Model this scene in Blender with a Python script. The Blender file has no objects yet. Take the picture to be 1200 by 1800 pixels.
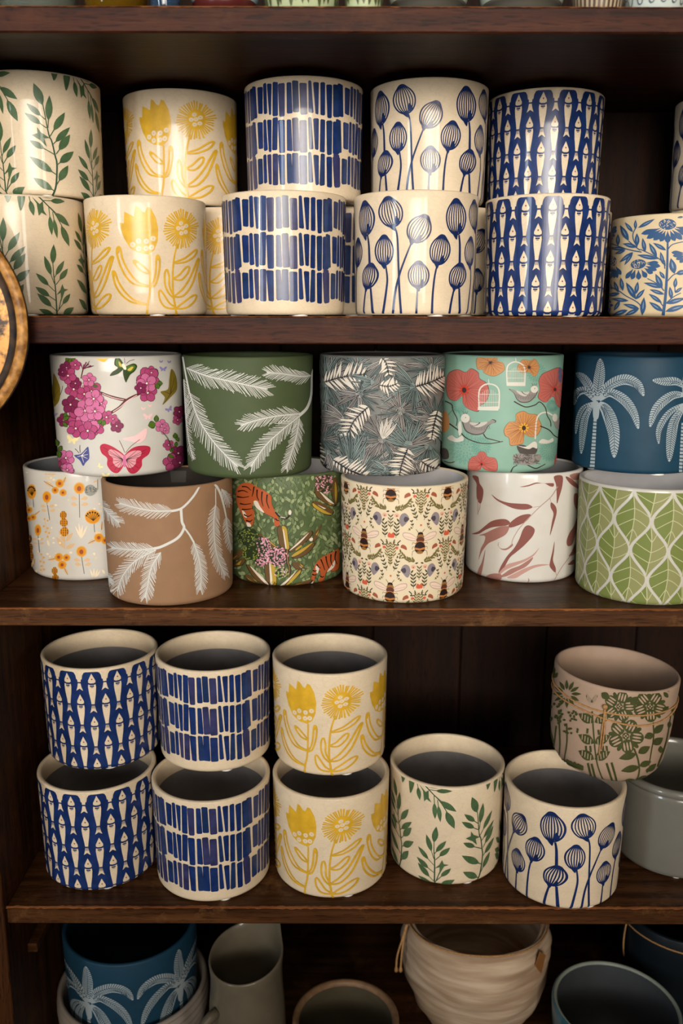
import bpy, math, random
from mathutils import Vector, Matrix, Euler
from mathutils.geometry import tessellate_polygon

# ------------------------------------------------------------------ camera, light, exposure
S = bpy.context.scene
CZ = 1.50                       # eye height above the floor
FPX = 1568.0                    # focal length in pixels of the 1200x1800 frame
PITCH = math.radians(12.48)
ROLL = math.radians(0.11)
cd = bpy.data.cameras.new('camera')
cam = bpy.data.objects.new('camera', cd)
S.collection.objects.link(cam)
cd.sensor_fit = 'VERTICAL'
cd.sensor_height = 36.0
cd.lens = FPX / 1800 * 36.0
cd.clip_start = 0.02
cam.location = (0, 0, CZ)
cam.rotation_euler = (Matrix.Rotation(math.pi/2 - PITCH, 4, 'X') @ Matrix.Rotation(ROLL, 4, 'Z')).to_euler()
cd.dof.use_dof = True
cd.dof.focus_distance = 0.99
cd.dof.aperture_fstop = 4.0
S.camera = cam

S.view_settings.view_transform = 'Standard'
S.view_settings.look = 'None'
S.view_settings.gamma = 1.0
S.view_settings.exposure = -0.35
S.view_settings.use_curve_mapping = False

w = bpy.data.worlds.new('shop')
S.world = w
w.use_nodes = True
w.node_tree.nodes['Background'].inputs[0].default_value = (1.0, 0.86, 0.72, 1)
w.node_tree.nodes['Background'].inputs[1].default_value = 0.06

def area(name, loc, target, sx, sy, power, col):
    l = bpy.data.lights.new(name, 'AREA')
    l.shape = 'RECTANGLE'; l.size = sx; l.size_y = sy; l.energy = power; l.color = col
    o = bpy.data.objects.new(name, l); S.collection.objects.link(o)
    o.location = loc
    d = Vector(target) - Vector(loc)
    o.rotation_euler = d.to_track_quat('-Z', 'Y').to_euler()
    return o
# shop windows and a ceiling lamp behind the photographer
wl = area('window_light_left', (-2.4, -1.6, CZ+0.40), (-0.05, 1.0, CZ+0.10), 0.40, 1.8, 4.5, (0.84, 0.92, 1.0))
wr = area('window_light_right', (1.0, -2.8, CZ+0.45), (0.05, 1.0, CZ+0.10), 0.40, 1.8, 4.5, (1.0, 0.92, 0.82))
shop = area('shop_front_light', (-0.1, -2.6, CZ+0.55), (0.0, 1.0, CZ+0.16), 2.6, 1.3, 17, (1.0, 0.91, 0.80))
shop.data.spread = math.radians(36); wl.data.spread = wr.data.spread = math.radians(50)
area('ceiling_lamp_light', (0.15, -0.9, CZ+1.1), (0.0, 1.0, CZ-0.15), 1.2, 0.8, 7, (1.0, 0.84, 0.66))

# ------------------------------------------------------------------ basic helpers
COL = S.collection
rnd = random.Random(7)
def lin(c):
    return c/12.92 if c <= 0.04045 else ((c+0.055)/1.055)**2.4
def hexc(h):
    h = h.lstrip('#')
    return tuple(lin(int(h[i:i+2], 16)/255) for i in (0, 2, 4)) + (1.0,)

def link(o, parent=None):
    COL.objects.link(o)
    if parent is not None: o.parent = parent
    return o
def mesh_obj(name, me, parent=None, loc=None, rz=0.0):
    o = bpy.data.objects.new(name, me)
    if loc: o.location = loc
    if rz: o.rotation_euler = (0, 0, rz)
    return link(o, parent)
def empty(name, loc, label, cat, group=None, rot=(0, 0, 0)):
    o = bpy.data.objects.new(name, None)
    o.empty_display_size = 0.03
    o.location = loc; o.rotation_euler = rot
    link(o)
    o['label'] = label; o['category'] = cat
    if group: o['group'] = group
    return o
def make_mesh(name, vs, fs, mats, mi=None, smooth=True):
    me = bpy.data.meshes.new(name)
    me.from_pydata(vs, [], fs)
    for m in (mats if isinstance(mats, (list, tuple)) else [mats]): me.materials.append(m)
    if mi: me.polygons.foreach_set('material_index', mi)
    me.polygons.foreach_set('use_smooth', [smooth]*len(fs))
    me.update()
    return me
def lathe(name, prof, mat, seg=96, jitter=None):
    """prof: (r,z) list, bottom outside -> top -> inside; r==0 closes"""
    vs, fs, rings = [], [], []
    for k, (r, z) in enumerate(prof):
        if r < 1e-6:
            rings.append([len(vs)]); vs.append((0, 0, z))
        else:
            ring = []
            for i in range(seg):
                a = 2*math.pi*i/seg
                rr, zz = (r, z) if jitter is None else jitter(a, r, z)
                ring.append(len(vs)); vs.append((rr*math.cos(a), rr*math.sin(a), zz))
            rings.append(ring)
    for A, B in zip(rings, rings[1:]):
        for i in range(seg):
            j = (i+1) % seg
            if len(A) == 1 and len(B) == 1: continue
            if len(A) == 1: fs.append((A[0], B[j], B[i]))
            elif len(B) == 1: fs.append((A[i], A[j], B[0]))
            else: fs.append((A[i], A[j], B[j], B[i]))
    return make_mesh(name, vs, fs, mat)
def box_mesh(name, x0, x1, y0, y1, z0, z1, mat, bev=0.0015):
    """box with chamfered edges (24 corner vertices)"""
    b = min(bev, (x1-x0)*.3, (y1-y0)*.3, (z1-z0)*.3)
    X = (x0, x1); Y = (y0, y1); Z = (z0, z1)
    vs = []; idx = {}
    for i in (0, 1):
        for j in (0, 1):
            for k in (0, 1):
                dx = b if i == 0 else -b; dy = b if j == 0 else -b; dz = b if k == 0 else -b
                for ax, p in (('x', (X[i], Y[j]+dy, Z[k]+dz)), ('y', (X[i]+dx, Y[j], Z[k]+dz)), ('z', (X[i]+dx, Y[j]+dy, Z[k]))):
                    idx[(i, j, k, ax)] = len(vs); vs.append(p)
    fs = []
    V = lambda i, j, k, a: idx[(i, j, k, a)]
    for s in (0, 1):
        fs.append([V(s, 0, 0, 'x'), V(s, 1, 0, 'x'), V(s, 1, 1, 'x'), V(s, 0, 1, 'x')])
        fs.append([V(0, s, 0, 'y'), V(1, s, 0, 'y'), V(1, s, 1, 'y'), V(0, s, 1, 'y')])
        fs.append([V(0, 0, s, 'z'), V(1, 0, s, 'z'), V(1, 1, s, 'z'), V(0, 1, s, 'z')])
    for a in (0, 1):
        for c in (0, 1):
            fs.append([V(a, c, 0, 'x'), V(a, c, 1, 'x'), V(a, c, 1, 'y'), V(a, c, 0, 'y')])
            fs.append([V(a, 0, c, 'x'), V(a, 1, c, 'x'), V(a, 1, c, 'z'), V(a, 0, c, 'z')])
            fs.append([V(0, a, c, 'y'), V(1, a, c, 'y'), V(1, a, c, 'z'), V(0, a, c, 'z')])
    for i in (0, 1):
        for j in (0, 1):
            for k in (0, 1):
                fs.append([V(i, j, k, 'x'), V(i, j, k, 'y'), V(i, j, k, 'z')])
    cx = Vector(((x0+x1)/2, (y0+y1)/2, (z0+z1)/2))
    out = []
    for f in fs:
        p = [Vector(vs[i]) for i in f]
        n = (p[1]-p[0]).cross(p[2]-p[0])
        c = sum(p, Vector())/len(p)
        out.append(f if n.dot(c-cx) > 0 else f[::-1])
    return make_mesh(name, vs, out, mat, smooth=False)
def tube_mesh(name, pts, rad, mat, seg=8, closed=False):
    P = [Vector(p) for p in pts]
    n = len(P); vs, fs = [], []
    R = rad if callable(rad) else (lambda t: rad)
    up = Vector((0, 0, 1)); last = None
    for i, p in enumerate(P):
        if closed: d = P[(i+1) % n]-P[i-1]
        else: d = P[min(i+1, n-1)]-P[max(i-1, 0)]
        d.normalize()
        if last is None:
            a = d.orthogonal().normalized()
        else:
            a = last - d*last.dot(d)
            a = a.normalized() if a.length > 1e-6 else d.orthogonal().normalized()
        last = a
        b = d.cross(a)
        r = R(i/(n-1))
        for k in range(seg):
            t = 2*math.pi*k/seg
            vs.append(p + (a*math.cos(t)+b*math.sin(t))*r)
    m = n if closed else n-1
    for i in range(m):
        for k in range(seg):
            A = i*seg; B = ((i+1) % n)*seg; k2 = (k+1) % seg
            fs.append((A+k, A+k2, B+k2, B+k))
    if not closed:
        fs.append(tuple(range(seg))[::-1]); fs.append(tuple((n-1)*seg+k for k in range(seg)))
    return make_mesh(name, [tuple(v) for v in vs], fs, mat)
def smooth_path(pts, closed=False, n=6):
    """Catmull-Rom through 2D or 3D points"""
    P = [tuple(p) for p in pts]; m = len(P); dim = len(P[0])
    if m < 3: return P
    out = []
    rng = range(m) if closed else range(m-1)
    for i in rng:
        if closed: a, b, c, d = P[i-1], P[i], P[(i+1) % m], P[(i+2) % m]
        else: a, b, c, d = P[max(i-1, 0)], P[i], P[i+1], P[min(i+2, m-1)]
        for k in range(n):
            t = k/n; t2 = t*t; t3 = t2*t
            out.append(tuple(0.5*(2*b[q]+(c[q]-a[q])*t+(2*a[q]-5*b[q]+4*c[q]-d[q])*t2+(3*b[q]-a[q]-3*c[q]+d[q])*t3) for q in range(dim)))
    if not closed: out.append(P[-1])
    return out

# ------------------------------------------------------------------ materials
MATS = {}
def base_mat(name):
    m = bpy.data.materials.new(name); m.use_nodes = True
    return m, m.node_tree.nodes, m.node_tree.links, m.node_tree.nodes['Principled BSDF']
def ink(col, rough=0.4, var=0.0, coat=0.0):
    key = ('ink', col, rough, var, coat)
    if key in MATS: return MATS[key]
    m, N, L, b = base_mat('print_'+col.strip('#'))
    c = hexc(col)
    b.inputs['Base Color'].default_value = c
    b.inputs['Roughness'].default_value = rough
    b.inputs['Specular IOR Level'].default_value = 0.25
    if coat: b.inputs['Coat Weight'].default_value = coat; b.inputs['Coat Roughness'].default_value = 0.06
    if var:
        t = N.new('ShaderNodeTexCoord'); n = N.new('ShaderNodeTexNoise'); n.inputs['Scale'].default_value = 90
        n.inputs['Detail'].default_value = 3
        r = N.new('ShaderNodeValToRGB')
        r.color_ramp.elements[0].position = .3; r.color_ramp.elements[1].position = .72
        r.color_ramp.elements[0].color = tuple(x*(1-var) for x in c[:3])+(1,)
        r.color_ramp.elements[1].color = tuple(min(1, x*(1+var)+.01*var) for x in c[:3])+(1,)
        L.new(t.outputs['Object'], n.inputs['Vector']); L.new(n.outputs['Fac'], r.inputs[0]); L.new(r.outputs[0], b.inputs['Base Color'])
    MATS[key] = m
    return m
def ceramic(name, col, rough=0.3, coat=0.0, crackle=False, mott=0.05, bump=0.0, scale=60, col2=None):
    key = ('cer', name)
    if key in MATS: return MATS[key]
    m, N, L, b = base_mat(name)
    c = hexc(col)
    b.inputs['Roughness'].default_value = rough
    b.inputs['Specular IOR Level'].default_value = 0.25
    if coat:
        b.inputs['Coat Weight'].default_value = coat; b.inputs['Coat Roughness'].default_value = 0.05
    t = N.new('ShaderNodeTexCoord')
    n = N.new('ShaderNodeTexNoise'); n.inputs['Scale'].default_value = scale; n.inputs['Detail'].default_value = 4
    L.new(t.outputs['Object'], n.inputs['Vector'])
    r = N.new('ShaderNodeValToRGB')
    c2 = hexc(col2) if col2 else tuple(min(1, x*(1+mott)) for x in c[:3])+(1,)
    r.color_ramp.elements[0].position = .35; r.color_ramp.elements[1].position = .65
    r.color_ramp.elements[0].color = tuple(x*(1-mott) for x in c[:3])+(1,)
    r.color_ramp.elements[1].color = c2
    L.new(n.outputs['Fac'], r.inputs[0])
    out = r.outputs[0]
    if crackle:
        mp = N.new('ShaderNodeMapping'); mp.inputs['Scale'].default_value = (1, 1, 2.2)
        L.new(t.outputs['Object'], mp.inputs['Vector'])
        n2 = N.new('ShaderNodeTexNoise'); n2.inputs['Scale'].default_value = 120
        mx = N.new('ShaderNodeVectorMath'); mx.operation = 'MULTIPLY_ADD'
        mx.inputs[1].default_value = (.006, .006, .006)
        L.new(mp.outputs[0], n2.inputs['Vector']); L.new(n2.outputs['Color'], mx.inputs[0]); L.new(mp.outputs[0], mx.inputs[2])
        v = N.new('ShaderNodeTexVoronoi'); v.feature = 'DISTANCE_TO_EDGE'; v.inputs['Scale'].default_value = 105
        L.new(mx.outputs[0], v.inputs['Vector'])
        mr = N.new('ShaderNodeMapRange'); mr.inputs[1].default_value = 0.0; mr.inputs[2].default_value = 0.045
        mr.inputs[3].default_value = 0.90; mr.inputs[4].default_value = 1.0
        L.new(v.outputs['Distance'], mr.inputs[0])
        mm = N.new('ShaderNodeMix'); mm.data_type = 'RGBA'; mm.blend_type = 'MULTIPLY'; mm.inputs[0].default_value = 1
        L.new(out, mm.inputs[6]); L.new(mr.outputs[0], mm.inputs[7])
        out = mm.outputs[2]
    L.new(out, b.inputs['Base Color'])
    if bump:
        nb = N.new('ShaderNodeTexNoise'); nb.inputs['Scale'].default_value = scale*2.5; nb.inputs['Detail'].default_value = 5
        L.new(t.outputs['Object'], nb.inputs['Vector'])
        bp = N.new('ShaderNodeBump'); bp.inputs['Strength'].default_value = bump; bp.inputs['Distance'].default_value = 0.001
        L.new(nb.outputs['Fac'], bp.inputs['Height']); L.new(bp.outputs[0], b.inputs['Normal'])
    MATS[key] = m
    return m
def wood(name, dark, light, axis='x', rough=0.45, worn=None, pores=0.6):
    m, N, L, b = base_mat(name)
    t = N.new('ShaderNodeTexCoord')
    sc = {'x': (1.2, 26, 26), 'z': (26, 26, 1.2), 'y': (26, 1.2, 26)}[axis]
    mp = N.new('ShaderNodeMapping'); mp.inputs['Scale'].default_value = sc
    L.new(t.outputs['Object'], mp.inputs['Vector'])
    n = N.new('ShaderNodeTexNoise'); n.inputs['Scale'].default_value = 3.2; n.inputs['Detail'].default_value = 7; n.inputs['Roughness'].default_value = .62
    L.new(mp.outputs[0], n.inputs['Vector'])
    r = N.new('ShaderNodeValToRGB')
    r.color_ramp.elements[0].position = .33; r.color_ramp.elements[1].position = .70
    r.color_ramp.elements[0].color = hexc(dark); r.color_ramp.elements[1].color = hexc(light)
    L.new(n.outputs['Fac'], r.inputs[0])
    # oak pores: short dark dashes along the grain
    sc2 = {'x': (28, 260, 260), 'z': (260, 260, 28), 'y': (260, 28, 260)}[axis]
    mp2 = N.new('ShaderNodeMapping'); mp2.inputs['Scale'].default_value = sc2
    L.new(t.outputs['Object'], mp2.inputs['Vector'])
    v = N.new('ShaderNodeTexNoise'); v.inputs['Scale'].default_value = 2.0; v.inputs['Detail'].default_value = 2
    L.new(mp2.outputs[0], v.inputs['Vector'])
    mr = N.new('ShaderNodeMapRange'); mr.inputs[1].default_value = .56; mr.inputs[2].default_value = .66
    mr.inputs[3].default_value = 1.0; mr.inputs[4].default_value = 1.0-pores
    L.new(v.outputs['Fac'], mr.inputs[0])
    mm = N.new('ShaderNodeMix'); mm.data_type = 'RGBA'; mm.blend_type = 'MULTIPLY'; mm.inputs[0].default_value = 1
    L.new(r.outputs[0], mm.inputs[6]); L.new(mr.outputs[0], mm.inputs[7])
    out = mm.outputs[2]
    if worn:
        # scuffs and rubbed patches
        n3 = N.new('ShaderNodeTexNoise'); n3.inputs['Scale'].default_value = 16; n3.inputs['Detail'].default_value = 8; n3.inputs['Roughness'].default_value = .72
        L.new(t.outputs['Object'], n3.inputs['Vector'])
        m3 = N.new('ShaderNodeMapRange'); m3.inputs[1].default_value = .54; m3.inputs[2].default_value = .74
        m3.inputs[3].default_value = 0.0; m3.inputs[4].default_value = .8
        L.new(n3.outputs['Fac'], m3.inputs[0])
        mw = N.new('ShaderNodeMix'); mw.data_type = 'RGBA'
        L.new(m3.outputs[0], mw.inputs[0]); L.new(out, mw.inputs[6]); mw.inputs[7].default_value = hexc(worn)
        out = mw.outputs[2]
    L.new(out, b.inputs['Base Color'])
    b.inputs['Roughness'].default_value = rough
    b.inputs['Specular IOR Level'].default_value = 0.12
    bp = N.new('ShaderNodeBump'); bp.inputs['Strength'].default_value = .35; bp.inputs['Distance'].default_value = .0008
    L.new(v.outputs['Fac'], bp.inputs['Height']); L.new(bp.outputs[0], b.inputs['Normal'])
    return m

# ------------------------------------------------------------------ pixel -> place helpers
CP, SP_ = math.cos(PITCH), math.sin(PITCH)
def ray(px, py):
    """direction (world axes) of a pixel of the 1200x1800 frame"""
    X, Y = px-600.0, py-900.0
    c, s = math.cos(-ROLL), math.sin(-ROLL)
    X, Y = c*X-s*Y, s*X+c*Y
    a, bdn = X/FPX, Y/FPX
    # camera basis: right=(1,0,0) fwd=(0,CP,-SP_) down=(0,-SP_,-CP)
    return (a, CP-bdn*SP_, -SP_-bdn*CP)

class Pot:
    """geometry of a straight-sided pot: base centre, top radius, base radius, height"""
    def __init__(self, x, y, z, D, H, taper=0.965, tilt=None):
        self.x, self.y, self.z, self.H = x, y, z, H
        self.rt = D/2; self.rb = D/2*taper
        self.round = 0.007
        self.prof = None
        self.M = None      # optional tilt matrix (local -> world offset rotation)
    def r(self, h):
        if self.prof: return self.prof(h)
        v = self.rb+(self.rt-self.rb)*h/self.H
        q = self.round
        if h < q:
            t = 1-max(h, 0)/q
            v -= q*(1-math.sqrt(max(0, 1-t*t)))
        return v
    def uv(self, px, py):
        """pixel -> (theta, h) on the outer wall"""
        d = Vector(ray(px, py)); o = Vector((0-self.x, 0-self.y, 0-self.z))
        if self.M is not None:
            inv = self.M.inverted(); d = inv @ d; o = inv @ o
        r = self.rt
        for it in range(4):
            A = d.x*d.x+d.y*d.y; B = 2*(o.x*d.x+o.y*d.y); Cc = o.x*o.x+o.y*o.y-r*r
            disc = B*B-4*A*Cc
            if disc < 0:
                t = -B/(2*A)
            else:
                t = (-B-math.sqrt(disc))/(2*A)
            h = o.z+t*d.z
            r = self.r(min(max(h, 0.0), self.H))
        x, y = o.x+t*d.x, o.y+t*d.y
        return math.atan2(x, -y), min(max(h, 0.0008), self.H-0.0022)

# ------------------------------------------------------------------ prints: polygons wrapped onto a pot wall
class Part:
    def __init__(self, name): self.name = name; self.items = []     # (matkey, layer, [(theta,h)])
class Art:
    """collects flat shapes in some drawing plane; fn maps drawing (x,y) -> (theta,h)"""
    def __init__(self, fn): self.fn = fn; self.parts = []; self.n = 0
    def part(self, name): self.parts.append(Part(name)); self.n = 0; return self
    def raw(self, col, pts):
        self.n += 1
        self.parts[-1].items.append((col, self.n, [self.fn(x, y) for x, y in pts]))
    def poly(self, col, pts, sm=True, n=4):
        self.raw(col, smooth_path(pts, True, n) if sm and len(pts) > 3 else pts)
    def line(self, col, pts, w0, w1=None, closed=False, n=5, sm=True):
        P = smooth_path(pts, closed, n) if sm else list(pts)
        if w1 is None: w1 = w0
        m = len(P); A, B = [], []
        for i, (x, y) in enumerate(P):
            if closed: q, p = P[(i+1) % m], P[i-1]
            else: q, p = P[min(i+1, m-1)], P[max(i-1, 0)]
            dx, dy = q[0]-p[0], q[1]-p[1]; l = math.hypot(dx, dy) or 1
            wd = (w0+(w1-w0)*i/max(1, m-1))/2
            A.append((x-dy/l*wd, y+dx/l*wd)); B.append((x+dy/l*wd, y-dx/l*wd))
        self.n += 1
        it = self.parts[-1].items
        rng = range(m) if closed else range(m-1)
        for i in rng:
            j = (i+1) % m
            it.append((col, self.n, [self.fn(*A[i]), self.fn(*A[j]), self.fn(*B[j]), self.fn(*B[i])]))
    def dot(self, col, x, y, r, ry=None, rot=0.0, n=12):
        ry = ry or r; c, s = math.cos(rot), math.sin(rot)
        self.raw(col, [(x+r*math.cos(t)*c-ry*math.sin(t)*s, y+r*math.cos(t)*s+ry*math.sin(t)*c) for t in [2*math.pi*k/n for k in range(n)]])
    def leaf(self, col, x0, y0, x1, y1, wd, bend=0.0, fat=0.45, n=6):
        """lens from base to tip; bend = sideways bow as part of the length"""
        dx, dy = x1-x0, y1-y0; l = math.hypot(dx, dy) or 1; nx, ny = -dy/l, dx/l
        up, dn = [], []
        for k in range(n+1):
            t = k/n
            pr = math.sin(math.pi*(t**(math.log(.5)/math.log(fat))))*wd/2
            bo = 4*t*(1-t)*bend*l
            cx, cy = x0+dx*t+nx*bo, y0+dy*t+ny*bo
            up.append((cx+nx*pr, cy+ny*pr))
            if 0 < k < n: dn.append((cx-nx*pr, cy-ny*pr))
        self.raw(col, up+dn[::-1])
    def stalk_leaf(self, col, x0, y0, x1, y1, wd, pet=0.28, bend=0.0, lw=9):
        bx, by = x0+(x1-x0)*pet, y0+(y1-y0)*pet
        if pet > 0.02: self.line(col, [(x0, y0), (x0+(x1-x0)*(pet+.1), y0+(y1-y0)*(pet+.1))], lw, sm=False)
        self.leaf(col, bx, by, x1, y1, wd, bend)
    def frond(self, col, spine, ln, n=34, ang=40, lw=4.6, sw=10, taper=True, rs=None):
        """pine twig: spine with needles swept toward the tip"""
        rs = rs or rnd
        P = smooth_path(spine, False, 10); m = len(P)
        self.line(col, spine, sw, sw*.6); n0 = self.n
        L = [0]
        for a, b in zip(P, P[1:]): L.append(L[-1]+math.hypot(b[0]-a[0], b[1]-a[1]))
        for k in range(n):
            t = (k+.3)/n*.97
            s = t*L[-1]; i = 0
            while i < m-2 and L[i+1] < s: i += 1
            u = (s-L[i])/max(1e-6, L[i+1]-L[i])
            x, y = P[i][0]+(P[i+1][0]-P[i][0])*u, P[i][1]+(P[i+1][1]-P[i][1])*u
            d = math.atan2(P[i+1][1]-P[i][1], P[i+1][0]-P[i][0])
            for sg in (-1, 1):
                a = math.radians(ang*(1-.55*max(0, t-.75)/.25))*(1+rs.uniform(-.12, .12))
                le = ln*(0.82+.25*rs.random())*(1-.35*max(0, t-.8)/.2)*(.75+.25*min(1, t/.1))
                q = d+sg*a
                self.n = n0+(k+sg) % 3; self.line(col, [(x, y), (x+math.cos(q)*le, y+math.sin(q)*le)], lw, lw*.75, sm=False)

def part_mesh(pt, pot, mats, lift=0.00022):
    """mats: dict colour key -> material"""
    used = []; vs, fs, mi = [], [], []
    R = pot.rt
    for col, layer, uv in pt.items:
        if col not in used: used.append(col)
        ci = used.index(col)
        off = lift+layer*0.000028
        P = [(t*R, h) for t, h in uv]
        if len(P) == 3: tris = [(0, 1, 2)]
        elif len(P) == 4: tris = [(0, 1, 2), (0, 2, 3)]
        else: tris = tessellate_polygon([[Vector((a, b, 0)) for a, b in P]])
        st = [tuple(P[i] for i in t) for t in tris]
        guard = 0
        while st and guard < 60000:
            guard += 1
            T = st.pop()
            ss = [p[0] for p in T]
            area2 = (T[1][0]-T[0][0])*(T[2][1]-T[0][1])-(T[2][0]-T[0][0])*(T[1][1]-T[0][1])
            if abs(area2) < 1e-11: continue
            hh = [p[1] for p in T]
            if (min(hh) < 0.0075 or pot.prof) and max(hh)-min(hh) > 0.0022:
                e = max(range(3), key=lambda k: abs(T[k][1]-T[(k+1) % 3][1]))
                a, b, c = T[e], T[(e+1) % 3], T[(e+2) % 3]
                mp = ((a[0]+b[0])/2, (a[1]+b[1])/2)
                st.append((a, mp, c)); st.append((mp, b, c)); continue
            if max(ss)-min(ss) > 0.0026:
                e = max(range(3), key=lambda k: abs(T[k][0]-T[(k+1) % 3][0]))
                a, b, c = T[e], T[(e+1) % 3], T[(e+2) % 3]
                mp = ((a[0]+b[0])/2, (a[1]+b[1])/2)
                st.append((a, mp, c)); st.append((mp, b, c)); continue
            if area2 < 0: T = (T[0], T[2], T[1])
            k = len(vs)
            for s, h in T:
                r = pot.r(h)+off; th = s/R
                vs.append((r*math.sin(th), -r*math.cos(th), h))
            fs.append((k, k+1, k+2)); mi.append(ci)
    if not fs: return None
    return make_mesh(pt.name, vs, fs, [mats[c] for c in used], mi, smooth=False)

def put_art(art, pot, parent, mats, rots=(0.0,), lift=0.00022, step=0.000006):
    for i, pt in enumerate(art.parts):
        me = part_mesh(pt, pot, mats, lift+i*step)
        if me is None: continue
        for r in rots: mesh_obj(pt.name, me, parent, rz=r)

def pot_body(pot, parent, outer, inner, split=None, wall=0.0055, rim_r=0.0022, seg=112, pads=None, inner_rim=None):
    """split: depth inside below which the inner lining begins"""
    H = pot.H; q = pot.round; z0 = 0.0016 if pads else 0.0
    prof = [(0, z0+.0004), (pot.r(0)-.004, z0+.0004), (pot.r(z0)-.001, z0)]
    for k in range(1, 7):
        h = q*(1-math.cos(math.pi/2*k/6)); prof.append((pot.r(h), max(h, z0+.0002)))
    for k in range(1, 7): 
        h = q+(H-rim_r-q)*k/6; prof.append((pot.r(h), h))
    rt = pot.r(H)
    for k in range(1, 7):
        a = math.pi*k/6
        cx = rt-wall/2
        prof.append((cx+wall/2*math.cos(a), H-rim_r+rim_r*math.sin(a)))
    s = split if split is not None else 0.004
    prof.append((rt-wall, H-s))
    me = lathe('body', prof, outer, seg); mesh_obj('body', me, parent)
    ri = rt-wall
    ip = [(ri-.0002, H-s+.0004)]
    rbi = pot.rb-wall
    for k in range(1, 5): ip.append((ri+(rbi-ri)*k/5, H-s+(0.012-(H-s))*k/5))
    ip += [(rbi-.002, .009), (rbi-.008, .0065), (0, .006)]
    me = lathe('inner_wall', ip, inner, 64); mesh_obj('inner_wall', me, parent)
    if pads:
        for k in range(3):
            a = math.radians(pads+120*k); rr = pot.rb-.011
            pm = lathe('foot_pad', [(0, 0), (.0085, 0), (.0085, z0+.0006), (0, z0+.0006)], ink('#e8e6e0', .7), 20)
            mesh_obj('foot_pad', pm, parent, (rr*math.sin(a), -rr*math.cos(a), 0))
# ------------------------------------------------------------------ the bookcase
Z2, Z3, Z4, Z5 = -0.002, -0.304, -0.663, -0.98
FRONT, BACK = 0.899, 1.290
M_EDGE = wood('shelf_oak', '#1e0a06', '#45200f', 'x', 0.5, worn='#4d2a16')
M_TOP = wood('shelf_oak_lower', '#2c180b', '#59381f', 'x', 0.38, worn='#7a5735', pores=.45)
M_SIDE = wood('side_oak', '#241207', '#4e2c11', 'z', 0.55, worn='#5e3817')
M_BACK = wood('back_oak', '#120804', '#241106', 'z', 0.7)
M_RUB = wood('rubbed_oak', '#6a3c20', '#9a6236', 'x', 0.5, worn='#b87c46', pores=.3)
XL2, XL, XR = -0.475, -0.383, 0.86        # upper left wall, lower left wall, right wall
case = empty('bookcase', (0, 1.09, 0), 'dark stained oak bookcase holding all the rows of pots', 'bookcase')
def cpart(name, x0, x1, y0, y1, z0, z1, mat, bev=.0012):
    me = box_mesh(name, x0, x1, y0-1.09, y1-1.09, z0, z1, mat, bev)
    return mesh_obj(name, me, case)
def rub_strip(shelf, x0, x1, z, seed, big=1.0):
    """rubbed, paler front arris: a thin uneven sliver along the edge"""
    rs = random.Random(seed); vs, fs = [], []
    n = int((x1-x0)/0.004)
    y = FRONT-1.09
    for i in range(n+1):
        x = x0+(x1-x0)*i/n
        a = (.0008+.0016*rs.random()**2)*big; b = (.0005+.0012*rs.random()**2)*big
        vs += [(x, y-.0003, z-b), (x, y-.0003+.0011, z+.0003), (x, y+.001+a, z+.0003)]
        if i:
            k = len(vs)-6
            fs += [(k, k+3, k+4, k+1), (k+1, k+4, k+5, k+2)]
    mesh_obj('worn_edge', make_mesh('worn_edge', vs, fs, M_RUB), shelf)
# shelf boards
b1 = cpart('shelf_board', XL2, XR, FRONT, BACK, CZ+.266, CZ+.2755, M_EDGE)
mesh_obj('front_lip', box_mesh('front_lip', XL2, XR, FRONT-1.09-.0005, FRONT-1.09+.020, CZ+.2535, CZ+.276, M_EDGE), b1)
b2 = cpart('shelf_board', XL2, XR, FRONT, BACK, CZ+Z2-.0265, CZ+Z2, M_EDGE)
b3 = cpart('shelf_board', XL, XR, FRONT, BACK, CZ+Z3-.0195, CZ+Z3, M_TOP)
b4 = cpart('shelf_board', XL, XR, FRONT, BACK, CZ+Z4-.0215, CZ+Z4, M_TOP)
b5 = cpart('shelf_board', XL, XR, FRONT, BACK, CZ+Z5-.022, CZ+Z5, M_TOP)
rub_strip(b1, XL2, XR, CZ+.276, 11, .7)
rub_strip(b2, XL2, XR, CZ+Z2, 5, .6); rub_strip(b3, XL, XR, CZ+Z3, 6); rub_strip(b4, XL, XR, CZ+Z4, 8, 1.2)
b0 = cpart('shelf_board', XL2, XR, FRONT, BACK, CZ+.60, CZ+.622, M_EDGE)
# side panels
cpart('side_panel', XL2-.022, XL2, FRONT-.006, BACK, CZ+Z2-.0265, CZ+.75, M_SIDE)
cpart('side_panel', XL-.021, XL, FRONT-.007, BACK, 0.0, CZ+Z2-.0265, M_SIDE)
cpart('side_panel', XR, XR+.022, FRONT-.006, BACK, 0.0, CZ+.75, M_SIDE)
cpart('plinth', XL, XR, FRONT+.01, FRONT+.03, 0.0, CZ+Z5-.022, M_SIDE)
# neighbouring bay on the left, one shelf of it seen past the post
cpart('side_panel', -0.99, -0.97, FRONT, BACK, 0.0, CZ+Z2-.0265, M_SIDE)
for z in (-.36, -.728, -1.05):
    cpart('shelf_board', -0.97, XL-.021, FRONT+.004, BACK, CZ+z-.022, CZ+z, M_TOP)
# back boards
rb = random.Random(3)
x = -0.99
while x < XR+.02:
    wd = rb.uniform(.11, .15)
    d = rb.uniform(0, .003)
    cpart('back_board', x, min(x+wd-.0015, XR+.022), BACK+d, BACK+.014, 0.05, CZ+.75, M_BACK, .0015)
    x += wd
# side cleat under the fourth shelf at the left
cpart('cleat', XL, XL+.012, FRONT+.05, BACK-.02, CZ+Z4-.10, CZ+Z4-.088, M_TOP)

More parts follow.
